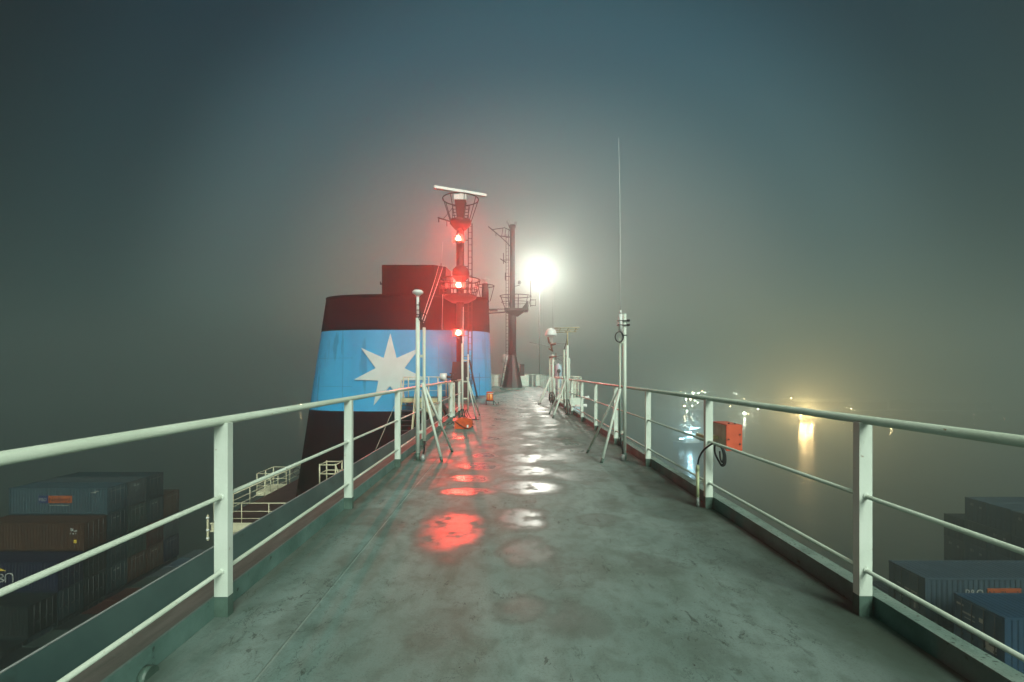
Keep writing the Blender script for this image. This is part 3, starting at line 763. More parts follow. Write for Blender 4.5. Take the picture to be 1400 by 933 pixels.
# three red lamps on the mast
MR = emit('red_lamp_glow', (1.0, 0.38, 0.20), 60)
for i, (px, py, en) in enumerate(((626.5, 326.5, 1), (627, 390, 1), (626.5, 455, 1))):
    c = W(px, py, 24.35)
    lab = ('highest red signal lamp, under the top basket of the mast', 'middle red signal lamp, in front of the middle mast platform', 'lowest red signal lamp, level with the funnel colour edge')[i]
    hw_ = (.30, .32, .30)[i]
    th = thing('signal_lamp', lab, 'lamp', c - Vector((0, 0, .16)), 'red signal lamps up the mast')
    bm = MB(); bm.lathe([(.10, -.24), (.12, -.20), (.12, -.17), (.24, -.165), (.24, -.15), (.07, -.112)], c, 20); bm.tube([c + Vector((0, 0, -.17)), c + Vector((0, .45, -.17))], .03, 6); bm.build('lamp_base_baffle', RM, th)  # base with an added wide disc that blocks red light going down
    bm = MB(); bm.lathe([(.05, -.11), (.085, -.08), (.10, 0), (.085, .08), (0, .11)], c, 16); bm.build('lamp_lens', MR, th)
    bm = MB(); bm.box(c.x - hw_, c.x + hw_, c.y + .13, c.y + .15, c.z - .16, c.z + .20); bm.build('added_light_screen', RM, th)  # added plate, keeps the red light off funnel and star
    bm = MB()
    for a in range(4): bm.tube([c + Vector((.12 * math.cos(a * PI / 2 + .6), .12 * math.sin(a * PI / 2 + .6), -.12)), c + Vector((.11 * math.cos(a * PI / 2 + .6), .11 * math.sin(a * PI / 2 + .6), .13))], .005, 4)
    bm.lathe([(.12, .13), (.06, .16), (0, .17)], c, 12)
    bm.build('lamp_cage', RM, th)
    point_light('red_bulb', c, (1.0, 0.045, 0.03), 1500, .085, th)
# small post with ring, to the right on top of the funnel
th = thing('funnel_top_light_post', 'short red post with a ring rail and pale lamp on the funnel top', 'post', (-1.9, 28.6, 5.7))
bm = MB(); bm.lathe([(.22, 5.705), (.2, 6.75)], (-1.50, 28.6, 0), 14); bm.build('post', RM, th)
bm = MB(); bm.tube(circle((-1.5, 28.6, 6.62), .55, 22), .025, 6, closed=True)
for k in range(5): bm.tube([(-1.5 + .3 * math.cos(k * 1.257), 28.6 + .3 * math.sin(k * 1.257), 5.69), (-1.5 + .55 * math.cos(k * 1.257), 28.6 + .55 * math.sin(k * 1.257), 6.62)], .02, 6)
bm.build('ring_rail', RM, th)
bm = MB(); bm.lathe([(.12, 6.75), (.12, 6.95), (.25, 7.0), (.25, 7.03), (0, 7.05)], (-1.5, 28.6, 0), 14); bm.build('pale_cap', M['white'], th)
# right half-basket of funnel edge
th = thing('funnel_top_railing', 'red oxide guard rail on the funnel top edge behind the mast', 'railing', (-3.3, 27, 5.7))
bm = MB()
for z in (6.1, 6.55): bm.tube(curve([(-4.0, 26.6, z), (-3.4, 26.55, z), (-2.9, 26.7, z), (-2.2, 27.0, z)], 6), .022, 6)
bm.build('rail', RM, th)
for x, y in ((-4.0, 26.6), (-3.75, 26.58), (-3.5, 26.56), (-3.2, 26.6), (-2.9, 26.7), (-2.5, 26.88), (-2.2, 27.0)): MB().tube([(x, y, 5.69), (x, y, 6.56)], .02, 6).build('post', RM, th)

# ------------------------------------------------------------------ second mast
BMt = M['mast']
qx, qy = 0.20, 37.0
m2 = thing('signal_mast', 'tall dark brown signal mast with flared base at the deck end', 'mast', (qx, qy, 0))
bm = MB(); bm.lathe([(.82, 0.12), (.80, .2), (.34, 2.5), (.30, 2.7)], (qx, qy, 0), 12, smooth=False); bm.build('flared_base', BMt, m2)
bm = MB(); bm.lathe([(.98, 0.0), (.98, .12)], (qx, qy, 0), 12, smooth=False); bm.build('plinth', M['coam_top'], m2)
bm = MB(); bm.lathe([(.31, 2.7), (.29, 6.0), (.22, 6.3), (.19, 12.7), (.26, 12.75), (.26, 12.95)], (qx, qy, 0), 20); bm.build('column', BMt, m2)
bm = MB()
for dx in (-.30, -.50): bm.tube([(qx + dx - .42, qy - .6, 0.25), (qx + dx, qy - .15, 2.6), (qx + dx, qy - .1, 12.2)], .03, 6)
for k in range(34): bm.tube([(qx - .30, qy - .12, 2.7 + .28 * k), (qx - .50, qy - .12, 2.7 + .28 * k)], .014, 5)
for k in range(7): t = k / 7; bm.tube([(qx - .72 + .42 * t, qy - .6 + .45 * t, .3 + 2.3 * t), (qx - .92 + .42 * t, qy - .6 + .45 * t, .3 + 2.3 * t)], .014, 5)
bm.build('ladder', BMt, m2)
bm = MB(); ol = [(qx - .62, qy - .7), (qx + 1.25, qy - .7), (qx + 1.25, qy + .7), (qx - .62, qy + .7)]
bm.prism(ol, 6.15, 6.32)
a = bm.bm
vs = [a.verts.new(p) for p in ((qx + 1.22, qy - .1, 6.32), (qx + 1.22, qy + .1, 6.32), (qx + 1.24, qy + .1, 7.0), (qx + 1.24, qy - .1, 7.0), (qx + .7, qy - .1, 6.32), (qx + .7, qy + .1, 6.32))]
a.faces.new((vs[0], vs[3], vs[4])); a.faces.new((vs[1], vs[5], vs[2])); a.faces.new((vs[3], vs[2], vs[5], vs[4])); a.faces.new((vs[0], vs[1], vs[2], vs[3]))
frustum(bm, qx + .2, qy, 5.75, 6.15, .5, 1.5, .5, 1.2)
bm.build('platform', BMt, m2)
bm = MB()
for z, s in ((7.35, 1.0), (6.85, .9)):
    bm.tube([(qx + .25 + 1.25 * s * math.cos(k * PI / 12), qy + .95 * s * math.sin(k * PI / 12), z) for k in range(24)], .028 if s == 1 else .018, 6, closed=True)
for k in range(9):
    t = 2 * PI * k / 9; bm.tube([(qx + .3 + .9 * math.cos(t), qy + .68 * math.sin(t), 6.3), (qx + .25 + 1.25 * math.cos(t), qy + .95 * math.sin(t), 7.35)], .022, 6)
for z in (7.05, 6.6): bm.tube([(qx + 1.4, qy, z), (qx + 1.85, qy, z)], .025, 6)
bm.tube([(qx + 1.85, qy, 6.6), (qx + 1.85, qy, 7.1)], .02, 6); bm.tube([(qx + 1.45, qy, 6.5), (qx + 1.45, qy, 8.6)], .025, 6)
bm.build('platform_rail', BMt, m2)
bm = MB()   # bracket yard at top left
bm.tube([(qx - .1, qy, 12.0), (qx - 1.0, qy, 12.1), (qx - 1.9, qy, 12.85)], .045, 6)
bm.tube([(qx - .1, qy, 12.5), (qx - .6, qy, 12.75), (qx - 1.3, qy, 12.65), (qx - 1.6, qy, 12.6)], .035, 6)
bm.tube([(qx - .1, qy, 11.2), (qx - .45, qy, 11.6), (qx - 1.0, qy, 12.1)], .04, 6)
for x in (.35, .6, .85): bm.tube([(qx - x, qy, 12.05), (qx - x + .1, qy, 12.7)], .025, 5)
bm.tube([(qx - 1.3, qy, 12.35), (qx - 1.3, qy, 12.1)], .03, 5)
bm.tube([(qx - .2, qy, 10.2), (qx - .75, qy, 10.2)], .03, 5); bm.tube([(qx - .7, qy, 9.9), (qx - .7, qy, 10.75)], .035, 5); bm.tube([(qx - .95, qy, 10.3), (qx - .5, qy, 10.0)], .04, 5)
bm.tube([(qx - .2, qy, 8.9), (qx - .6, qy, 8.9)], .03, 5); bm.tube([(qx - .55, qy, 8.6), (qx - .55, qy, 9.2)], .04, 5)
bm.tube([(qx + .1, qy, 8.1), (qx + .55, qy, 8.2)], .025, 5)
for dx in (-.35, .25): bm.tube([(qx + dx * .7, qy, 12.8), (qx + dx, qy, 13.1)], .03, 5)
bm.build('yard', BMt, m2)
for dx, z in ((-.35, 13.1), (.25, 12.98), (.55, 8.3)):
    bm = MB(); bm.tube([(qx + dx, qy, z - .15), (qx + dx, qy, z)], .02, 6); bm.lathe([(.09, 0), (.12, .06), (.12, .22), (.05, .28), (0, .3)], (qx + dx, qy, z), 12); bm.build('lantern', M['steelgrey'], m2)
bm = MB(); bm.tube([(qx - .6, qy - .2, 6.3), (-1.6, 31.5, 5.55)], .05, 8); bm.tube([(qx - .6, qy + .2, 6.1), (-1.6, 31.5, 5.3)], .05, 8); bm.build('tie_pipe', BMt, m2)
th = thing('loudspeaker', 'black box loudspeaker hung on the right of the flared mast base', 'speaker', (.95, 36.6, 1.0))
bm = MB(); bm.box(.78, 1.13, 36.4, 36.7, 1.05, 1.98); bm.bevel(.03); bm.build('cabinet', M['dark'], th)
bm = MB(); bm.tube([(.80, 36.55, 1.6), (.45, 36.8, 1.6)], .03, 6); bm.build('bracket', M['dark'], th)
th = thing('radome', 'small white radome behind the ladder of the brown mast', 'radome', (-.38, 39, 0))
MB().tube([(-.40, 39, 0), (-.40, 39, 2.1)], .05, 8).build('stem', M['post'], th)
bm = MB(); bm.lathe([(.10, 2.08), (.29, 2.12), (.31, 2.4), (.27, 2.65), (.14, 2.8), (0, 2.84)], (-.40, 39, 0), 20); bm.build('dome', M['white'], th)

# ------------------------------------------------------------------ floodlight in the fog
fl = W(738, 374, 58.5)
th = thing('floodlight_mast', 'glaring white floodlight high on a slender mast in the fog', 'floodlight', (fl.x, fl.y + 1.0, -6))
MB().tube([(fl.x, fl.y + 1.0, -6), (fl.x, fl.y + 1.0, fl.z + .2)], .07, 10, r2=.05).build('pole', M['hull'], th)
bm = MB(); bm.box(fl.x - .7, fl.x + .7, fl.y + .66, fl.y + .9, fl.z - .7, fl.z + .7); bm.bevel(.05); bm.build('housing', M['steelgrey'], th)
MF = emit('floodlight_glow', (1.0, .98, .88), 5)
bm = MB(); bm.lathe([(0, -1.25), (.75, -1.0), (1.12, -.53), (1.25, 0), (1.12, .53), (.75, 1.0), (0, 1.25)], (fl.x, fl.y - .40, fl.z), 20); bm.build('lamp_glare_globe', MF, th)  # glare put into the shape: globe far larger than a real lamp glass
point_light('flood_bulb', (fl.x, fl.y - .40, fl.z), (1.0, .98, .86), 9500, .40, th)

# ------------------------------------------------------------------ antenna tripods on the walkway
def pole_pair(th, x, y, ztop, r, dx, ztop2, r2, zbot2=0.3, brackets=(1.64,), foot=.12):
    bm = MB(); bm.tube([(x, y, foot), (x, y, ztop)], r, 16); bm.build('main_pole', M['post'], th)
    bm = MB(); bm.tube([(x, y, 0.0), (x, y, foot)], r * 1.08, 16); bm.box(x - r * 1.9, x + r * 1.9, y - r * 1.9, y + r * 1.9, 0.001, .012); bm.build('pole_foot', M['foot'], th)
    bm = MB(); bm.tube([(x + dx, y, zbot2), (x + dx, y, ztop2)], r2, 12)
    for z in brackets: bm.box(min(x, x + dx), max(x, x + dx), y - .02, y + .02, z - .02, z + .02)
    bm.build('cable_pipe', M['rail'], th)
def leg(th, a, b, r=.02):
    a, b = Vector(a), Vector(b); t = b + (a - b) * .06
    l = MB().tube([a, t], r, 12).build('leg', M['post'], th)
    MB().tube([t, b], r * 1.05, 12).build('leg_foot', M['foot'], l)

# left near antenna with mushroom head
th = thing('mushroom_antenna', 'white mushroom headed antenna on a cream pole at the left rail', 'antenna', (-1.45, 7.35, 0))
pole_pair(th, -1.445, 7.35, 2.24, .033, .10, 2.09, .024, .31, (1.64, .45))
leg(th, (-1.37, 7.33, 1.22), (-1.055, 7.28, 0.0), .022); leg(th, (-1.36, 7.36, 1.22), (-1.0, 8.15, 0.0), .02)
bm = MB(); bm.tube([(-1.445, 7.35, 2.24), (-1.445, 7.35, 2.60)], .022, 12); bm.lathe([(.03, 2.58), (.045, 2.60), (.085, 2.625), (.088, 2.65), (.06, 2.675), (0, 2.685)], (-1.445, 7.35, 0), 20); bm.build('mushroom_head', M['white'], th)
for z in (2.29, 2.36, 2.25, 2.44): MB().tube(circle((-1.445, 7.35, z), .026, 12), .007, 5, closed=True).build('cable_tie', M['rubber'], th)
bm = MB(); bm.tube(curve([(-1.42, 7.33, 2.48), (-1.40, 7.32, 2.34), (-1.38, 7.32, 2.2), (-1.35, 7.33, 2.11)], 6), .008, 6)
bm.tube(circle((-1.355, 7.31, 2.24), .065, 20, 'y'), .008, 6, closed=True)
bm.build('cable', M['rubber'], th)
bm = MB(); bm.tube(curve([(-1.345, 7.35, .32), (-1.34, 7.34, .2), (-1.36, 7.34, .08), (-1.365, 7.34, 0.0)], 6), .016, 6)
bm.build('cable', M['rubber'], th)
bm = MB(); bm.lathe([(.04, 0), (.04, .05), (.022, .1)], (-1.365, 7.34, 0), 12); bm.build('deck_gland', M['steelgrey'], th)

# second left antenna with whip
th = thing('whip_mast', 'cream tripod pole with a tall white whip at the left rail end', 'antenna', (-1.40, 13.8, 0))
pole_pair(th, -1.40, 13.8, 2.22, .033, .17, 1.9, .022, .25, (1.72, .6, 1.1))
leg(th, (-1.26, 13.8, 1.22), (-1.0, 13.9, 0.0)); leg(th, (-1.26, 13.82, 1.22), (-.95, 14.8, 0.0))
bm = MB(); bm.tube([(-1.385, 13.8, 2.22), (-1.38, 13.8, 2.42)], .026, 10); bm.tube([(-1.38, 13.8, 2.42), (-1.37, 13.8, 3.30)], .016, 8, r2=.01); bm.build('whip', M['white'], th)
bm = MB()
for k in range(4): bm.tube(curve([(-1.42 + .05 * k, 13.72, .30), (-1.36 + .06 * k, 13.6, .12), (-1.30 + .07 * k, 13.55, .015), (-1.15 + .09 * k, 13.45, .012)], 5), .012, 5)
bm.tube([(-1.40 + .09 * math.cos(k * .4), 13.66, .16 + .12 * math.sin(k * .4)) for k in range(30)], .012, 5)
bm.build('cable', M['rubber'], th)

# right near antenna with long whip
th = thing('whip_mast', 'cream pole with clamped antenna and the longest whip at the right rail', 'antenna', (1.81, 7.4, 0))
pole_pair(th, 1.815, 7.4, 2.31, .028, -.075, 1.94, .016, .36, (1.86, .44))
leg(th, (1.74, 7.38, 1.12), (1.40, 7.15, 0.0), .022); leg(th, (1.72, 7.42, 1.12), (1.33, 8.05, 0.0), .02)
bm = MB(); bm.tube([(1.745, 7.38, 2.03), (1.745, 7.38, 2.30)], .030, 14); bm.build('antenna_base', M['white'], th)
bm = MB(); bm.tube([(1.745, 7.38, 2.30), (1.745, 7.38, 2.36)], .018, 10)
bm.tube([(1.745, 7.38, 2.36), (1.742, 7.38, 3.2), (1.735, 7.38, 4.2), (1.715, 7.38, 5.08)], .009, 8, r2=.0022); bm.build('whip', M['white'], th)
bm = MB()
for z in (2.13, 2.20): bm.box(1.70, 1.86, 7.35, 7.43, z - .006, z + .006); bm.tube([(1.845, 7.36, z), (1.885, 7.36, z)], .018, 8)
bm.build('clamp', M['dark'], th)
bm = MB()
bm.tube([(1.715 + .065 * math.cos(k * .33 - 1.2), 7.33, 1.94 + .08 * math.sin(k * .33 - 1.2)) for k in range(22)], .009, 6)
bm.tube(curve([(1.745, 7.36, 2.03), (1.775, 7.34, 1.93), (1.74, 7.34, 1.86), (1.70, 7.34, 1.86)], 6), .009, 6)
bm.build('cable', M['rubber'], th)
MB().tube(circle((1.815, 7.4, 1.97), .032, 14), .008, 5, closed=True).build('cable_tie', M['rubber'], th)
bm = MB(); bm.tube(curve([(1.745, 7.39, .40), (1.75, 7.38, .28), (1.775, 7.36, .15), (1.77, 7.35, .03)], 6), .014, 6)
bm.build('cable', M['rubber'], th)
bm = MB(); bm.lathe([(.035, 0), (.035, .08), (.02, .1)], (1.77, 7.34, 0), 12); bm.build('deck_gland', M['steelgrey'], th)
MB().tube([(1.735, 7.36, .36), (1.735, 7.36, 1.1)], .008, 6).build('green_wire', M['coam'], th)

# right second antenna with crossed bars
th = thing('crossbar_antenna', 'cream tripod pole topped by a flat yellowish crossbar antenna', 'antenna', (1.85, 15.2, 0))
pole_pair(th, 1.87, 15.2, 2.25, .042, -.11, 2.1, .026, .3, (1.9, .7))
leg(th, (1.82, 15.15, 1.15), (1.30, 14.1, 0.0), .026); leg(th, (1.80, 15.2, 1.15), (1.28, 15.3, 0.0), .024)
bm = MB(); bm.tube([(1.87, 15.2, 2.25), (1.87, 15.2, 2.68)], .022, 10)
bm.tube([(1.42, 14.95, 2.78), (2.22, 14.95, 2.80)], .014, 6); bm.tube([(1.52, 15.35, 2.68), (2.18, 15.35, 2.70)], .014, 6); bm.tube([(1.50, 15.15, 2.73), (2.2, 15.15, 2.75)], .010, 6)
for x in (1.62, 1.87, 2.12): bm.tube([(x, 14.9, 2.79), (x, 15.4, 2.69)], .010, 6)
bm.tube([(1.87, 15.2, 2.66), (1.75, 15.1, 2.74)], .01, 5); bm.tube([(1.87, 15.2, 2.66), (2.0, 15.3, 2.74)], .01, 5)
bm.build('crossbar_head', M['yellow'], th)
bm = MB(); bm.tube(curve([(1.85, 15.15, 2.6), (1.84, 15.15, 2.4), (1.80, 15.15, 2.25), (1.76, 15.18, 2.12)], 6), .012, 5)
for k in range(3): bm.tube(curve([(1.78 + .05 * k, 15.1, .5), (1.74 + .1 * k, 15.0, .25), (1.8 + .05 * k, 14.95, .02)], 6), .016, 5)
bm.build('cable', M['rubber'], th)

# right third antenna with white dome
th = thing('dome_antenna', 'cream tripod pole with a white half dome and sidearms', 'antenna', (1.87, 20.6, 0))
pole_pair(th, 1.89, 20.6, 2.15, .045, -.13, 2.05, .028, .3, (1.75, .7))
leg(th, (1.78, 20.5, 1.15), (1.21, 19.8, 0.0), .026); leg(th, (1.80, 20.5, 1.15), (1.30, 19.9, 0.0), .024)
bm = MB(); bm.lathe([(.10, 2.93), (.255, 2.96), (.265, 3.02), (.22, 3.17), (.13, 3.27), (0, 3.31)], (1.81, 20.6, 0), 24); bm.tube([(1.85, 20.6, 2.15), (1.87, 20.6, 2.95)], .022, 8); bm.build('half_dome', M['white'], th)
bm = MB(); bm.tube([(1.68, 20.5, 2.9), (1.72, 20.5, 2.68), (1.8, 20.5, 2.6)], .045, 8); bm.tube([(1.78, 20.5, 2.55), (2.02, 20.5, 2.62)], .05, 8); bm.tube([(1.8, 20.5, 2.6), (1.85, 20.5, 2.3)], .04, 8); bm.tube([(1.7, 20.5, 2.4), (1.9, 20.5, 2.28)], .03, 6)
bm.tube([(1.72, 20.5, 2.02), (2.05, 20.5, 2.06)], .028, 6); bm.tube([(2.02, 20.5, 1.9), (2.02, 20.5, 2.22)], .02, 6)
bm.build('fittings', M['copper'], th)
bm = MB(); bm.tube([(1.72, 20.4, 2.48), (.85, 20.2, 2.66)], .014, 6); bm.tube([(2.0, 20.5, 2.62), (2.5, 20.4, 2.60)], .014, 6); bm.tube([(2.05, 20.5, 2.05), (2.35, 20.3, 2.12)], .010, 6); bm.tube([(2.05, 20.5, 2.0), (2.3, 20.6, 1.86)], .010, 6)
bm.build('sidearm', M['steelgrey'], th)
bm = MB(); bm.tube([(1.90, 20.6, 3.28), (1.90, 20.6, 5.15)], .014, 6, r2=.008); bm.build('whip', M['white'], th)
bm = MB()
for k in range(3): bm.tube(curve([(1.80 + .04 * k, 20.45, .5), (1.72 + .12 * k, 20.4, .3), (1.78 + .06 * k, 20.4, .02)], 6), .022, 5)
bm.tube(circle((1.82, 20.42, .22), .12, 16, 'y'), .018, 5, closed=True)
bm.build('cable', M['rubber'], th)
# short whip pole, outboard
th = thing('short_whip_pole', 'short thin pole with a faint whip outside the crossbar antenna', 'antenna', (2.19, 16.6, .11))
MB().tube([(2.13, 16.7, .115), (2.13, 16.7, 1.88)], .022, 10).build('pole', M['post'], th)
bm = MB(); bm.tube([(2.06, 16.7, .5), (2.06, 16.7, 1.3)], .014, 8); bm.box(2.06, 2.13, 16.69, 16.71, 1.23, 1.26); bm.build('cable_pipe', M['rail'], th)
bm = MB(); bm.tube([(2.12, 16.7, 1.88), (2.10, 16.7, 2.75)], .009, 6, r2=.005); bm.build('whip', M['steelgrey'], th)
# pale blue ventilator
v = W(763.5, 516, 26.5)
th = thing('ventilator', 'pale blue hooded ventilator with a dark mouth behind the antennas', 'ventilator', (v.x, 26.5, 0))
bm = MB(); bm.lathe([(.21, 0), (.20, 1.55), (.17, 1.72), (.09, 1.82), (0, 1.85)], (v.x, 26.5, 0), 20, sy=1); bm.build('hood', M['paleblue'], th)
bm = MB(); bm.tube([(v.x, 26.31, 1.42), (v.x, 26.27, 1.42)], .11, 14); bm.box(v.x - .03, v.x + .03, 26.27, 26.3, 1.1, 1.34); bm.build('mouth', M['dark'], th)
bm = MB(); bm.tube([(v.x - .08, 26.5, 1.75), (v.x - .24, 26.5, 1.95), (v.x - .26, 26.5, 2.05)], .025, 6); bm.lathe([(0, -.05), (.05, 0), (0, .05)], (v.x - .28, 26.5, 2.08), 10); bm.tube([(v.x + .34, 26.5, 0.02), (v.x + .34, 26.5, 1.65)], .03, 6); bm.build('handle', M['white'], th)

# ------------------------------------------------------------------ gangway platform, stairs and bracket at the left
gp = thing('gangway_platform', 'small cream railed gangway platform in front of the funnel', 'platform', (-4.6, 24.9, 0))
bm = MB(); bm.box(-5.65, -3.7, 24.12, 24.36, -0.20, 0.012); bm.bevel(.03); bm.build('edge_beam', M['yellow'], gp)
bm = MB()
for z in (1.10, .72, .36): bm.tube([(-5.5, 24.2, z), (-5.5, 25.4, z), (-3.4, 25.4, z)], .022 if z > 1 else .013, 8)
bm.tube([(-5.5, 24.2, 1.1), (-4.7, 24.2, 1.1)], .022, 8)
bm.build('rail', M['rail'], gp)
for x, y in ((-5.5, 24.2), (-5.5, 25.4), (-4.95, 25.4), (-4.7, 24.2), (-4.4, 25.4), (-3.9, 25.4), (-3.45, 25.4)):
    MB().tube([(x, y, 0.005), (x, y, 1.1)], .03, 8).build('post', M['cream'], gp)
bm = MB()
prof = [(-3.75, -.02), (-3.5, -.25), (-3.35, -.7), (-3.3, -1.4), (-3.9, -1.4), (-4.0, -.9), (-4.25, -.45), (-4.6, -.24), (-4.6, -.02)]
a = [bm.bm.verts.new((x, 24.05, z)) for x, z in prof]; b = [bm.bm.verts.new((x, 24.35, z - .0)) for x, z in prof]
bm.bm.faces.new(a); bm.bm.faces.new(b[::-1])
for i in range(len(a)): bm.bm.faces.new((a[i], a[(i + 1) % len(a)], b[(i + 1) % len(a)], b[i]))
bm.bevel(.02); 
for v_ in bm.bm.verts: v_.co.z -= .23
bm.build('curved_bracket', M['yellow'], gp)
bm = MB(); bm.tube([(-3.2, 22.5, 0.0), (-3.0, 22.3, -.9)], .09, 10); bm.build('dark_strut', M['dark'], gp)
MB().box(-3.9, -3.2, 22.6, 24.04, -1.6, -.26).build('web_plate', M['boxgrey'], gp)
st = thing('inclined_ladder', 'steep ship ladder with dark treads descending from the gangway platform', 'ladder', (-5.2, 23, -4))
bm = MB()
for x in (-5.55, -4.85): bm.box(x - .02, x + .02, 21.6, 24.1, -.1, .0, rot=None)
bm.bm.clear()
for x in (-5.55, -4.85):
    vs = [bm.bm.verts.new(p) for p in ((x - .02, 24.1, 0), (x - .02, 24.1, -.2), (x - .02, 21.2, -6.0), (x - .02, 21.05, -5.8), (x + .02, 24.1, 0), (x + .02, 24.1, -.2), (x + .02, 21.2, -6.0), (x + .02, 21.05, -5.8))]
    for f in ((0, 1, 2, 3), (4, 7, 6, 5), (0, 4, 5, 1), (1, 5, 6, 2), (2, 6, 7, 3), (3, 7, 4, 0)): bm.bm.faces.new([vs[i] for i in f])
bm.build('stringer', M['yellow'], st)
bm = MB()
for k in range(1, 24):
    t = k / 24; bm.box(-5.52, -4.88, 24.1 - 2.95 * t - .1, 24.1 - 2.95 * t + .1, -.12 - 5.8 * t - .015, -.12 - 5.8 * t + .015)
bm.build('tread', M['dark'], st)
bm = MB()
for x in (-5.58, -4.82):
    bm.tube([(x, 24.1, .95), (x, 21.3, -5.0)], .025, 8)
    for t in (.1, .35, .6, .85): bm.tube([(x, 24.1 - 2.9 * t, -.1 - 5.85 * t), (x, 24.1 - 2.85 * t, .93 - 5.85 * t)], .018, 6)
bm.build('handrail', M['cream'], st)
# guy wire by the funnel
tag(MB().tube([(-5.9, 24.3, -.2), (-7.3, 22.8, -4.2), (-7.9, 22.2, -6.19)], .012, 5).build('stay_wire', M['boxgrey']), 'thin grey wire running down before the black funnel base', 'wire')

# horn / lamp drum on the rail, with cabinet
th = thing('rail_searchlight', 'white drum searchlight clamped on top of the left railing', 'searchlight', (-1.68, 12.6, 1.14))
c = Vector((-1.78, 12.6, 1.25))
bm = MB(); bm.tube([c + Vector((-.09, 0, 0)), c + Vector((.08, 0, .0))], .10, 20); bm.bevel(.015, 2, 50); bm.build('drum', M['white'], th)
bm = MB(); bm.tube([c + Vector((.08, 0, 0)), c + Vector((.20, 0, -.01))], .035, 10); bm.tube([c + Vector((.2, 0, -.03)), c + Vector((.24, 0, .09))], .03, 8); bm.tube([c + Vector((.16, 0, .09)), c + Vector((.32, 0, .10))], .015, 6); bm.tube([c + Vector((.2, .0, -.09)), c + Vector((.36, 0, -.07))], .02, 6); bm.build('fitting', M['dark'], th)
bm = MB(); bm.tube([c + Vector((.02, 0, -.09)), c + Vector((.06, 0, -.13))], .03, 8); bm.tube([c + Vector((-.09, 0, 0)), c + Vector((-.2, 0, -.02))], .02, 8); bm.build('mount', M['rail'], th)
th = thing('rail_cabinet', 'narrow pale grey cabinet on the left railing below the searchlight', 'cabinet', (-1.66, 13.9, 0))
bm = MB(); bm.box(-1.76, -1.58, 13.4, 13.5, .12, 1.08); bm.bevel(.008); bm.build('body', M['post'], th)
bm = MB(); bm.box(-1.75, -1.59, 13.39, 13.398, .2, 1.02); bm.build('door', M['boxgrey'], th)
bm = MB(); bm.tube(curve([(-1.66, 13.38, 1.06), (-1.57, 13.36, 1.12), (-1.53, 13.36, 1.02), (-1.54, 13.36, .9)], 6), .012, 5); bm.build('cable', M['rubber'], th)

# ------------------------------------------------------------------ orange case
th = thing('equipment_case', 'squat orange equipment case with a white tag on the deck', 'case', (-1.12, 11.45, 0))
bm = MB()
x0, x1, y0, y1 = -1.33, -0.945, 11.33, 11.62
sec = [(x0, .0), (x1 - .06, .0), (x1 + .03, .06), (x1 + .03, .17), (x1 - .0, .235), (x1 - .09, .262), (x0 + .09, .262), (x0 + .02, .19), (x0, .17)]
a = [bm.bm.verts.new((x, y0, z + .008)) for x, z in sec]; b = [bm.bm.verts.new((x, y1, z + .008)) for x, z in sec]
bm.bm.faces.new(a); bm.bm.faces.new(b[::-1])
for i in range(len(a)): bm.bm.faces.new((a[i], a[(i + 1) % len(a)], b[(i + 1) % len(a)], b[i]))
bm.bevel(.014, 3); bm.build('body', M['orange'], th)
bm = MB(); bm.box(x1 - .095, x1 - .055, y0 - .004, y0 - .0005, .04, .105); bm.build('tag', M['white'], th)
bm = MB(); bm.box(x0 + .01, x1 - .0, y0 - .003, y0 - .0003, .118, .126); bm.build('seam', M['redbox'], th)
bm = MB(); bm.tube([(x0 - .05, y0 + .05, .12), (x0 + .0, y0 + .05, .12)], .010, 6); bm.tube([(x1 + .02, y0 + .05, .12), (x1 + .085, y0 + .05, .12)], .010, 6); bm.tube([(x1 + .02, y0 + .02, .06), (x1 + .06, y0 + .02, .06)], .02, 6); bm.build('handle', M['rubber'], th)
bm = MB(); bm.tube(curve([(x0 + .10, y0 + .08, .275), (-1.1, y0 + .08, .30), (-1.04, y0 + .08, .275)], 6), .009, 6); bm.build('carry_strap', M['dark'], th)
tag(MB().tube(curve([(-1.36, 7.42, 1.18), (-1.42, 8.2, .95), (-1.50, 9.2, .62), (-1.52, 10.4, .30), (-1.44, 11.2, .14), (-1.33, 11.32, .18), (-1.2, 11.31, .10), (-1.08, 11.31, .035), (-1.0, 11.30, .012)], 8), .008, 6).build('trailing_cable', M['rubber']),
    'thin black cable trailing from the mushroom antenna to the orange case', 'cable')

# ------------------------------------------------------------------ amber lantern
ax, ay = -0.84, 19.6
th = thing('amber_lantern', 'squat orange lantern on a small stool in mid deck', 'lantern', (ax, ay, 0))
bm = MB(); bm.box(ax - .17, ax + .17, ay - .14, ay + .14, .16, .19)
for sx_ in (-1, 1):
    for sy_ in (-1, 1): bm.box(ax + sx_ * .15 - .012, ax + sx_ * .15 + .012, ay + sy_ * .12 - .012, ay + sy_ * .12 + .012, 0, .16)
bm.build('stool', M['dark'], th)
bm = MB(); bm.lathe([(.15, .19), (.155, .215), (.13, .22)], (ax, ay, 0), 20); bm.lathe([(.13, .46), (.15, .47), (.15, .50), (.12, .545), (0, .56)], (ax, ay, 0), 20)
for k in range(6):
    a_ = k * PI / 3 - PI / 2; cx_, cy_ = ax + .137 * math.cos(a_), ay + .137 * math.sin(a_); bm.box(cx_ - .016, cx_ + .016, cy_ - .012, cy_ + .012, .21, .47)
bm.build('frame', M['orange'], th)
bm = MB(); bm.lathe([(.122, .22), (.125, .34), (.122, .46)], (ax, ay, 0), 20); bm.build('lens', M['orange_light'], th)
bm = MB(); bm.lathe([(.152, .465), (.155, .49)], (ax, ay, 0), 20); bm.build('band', M['white'], th)
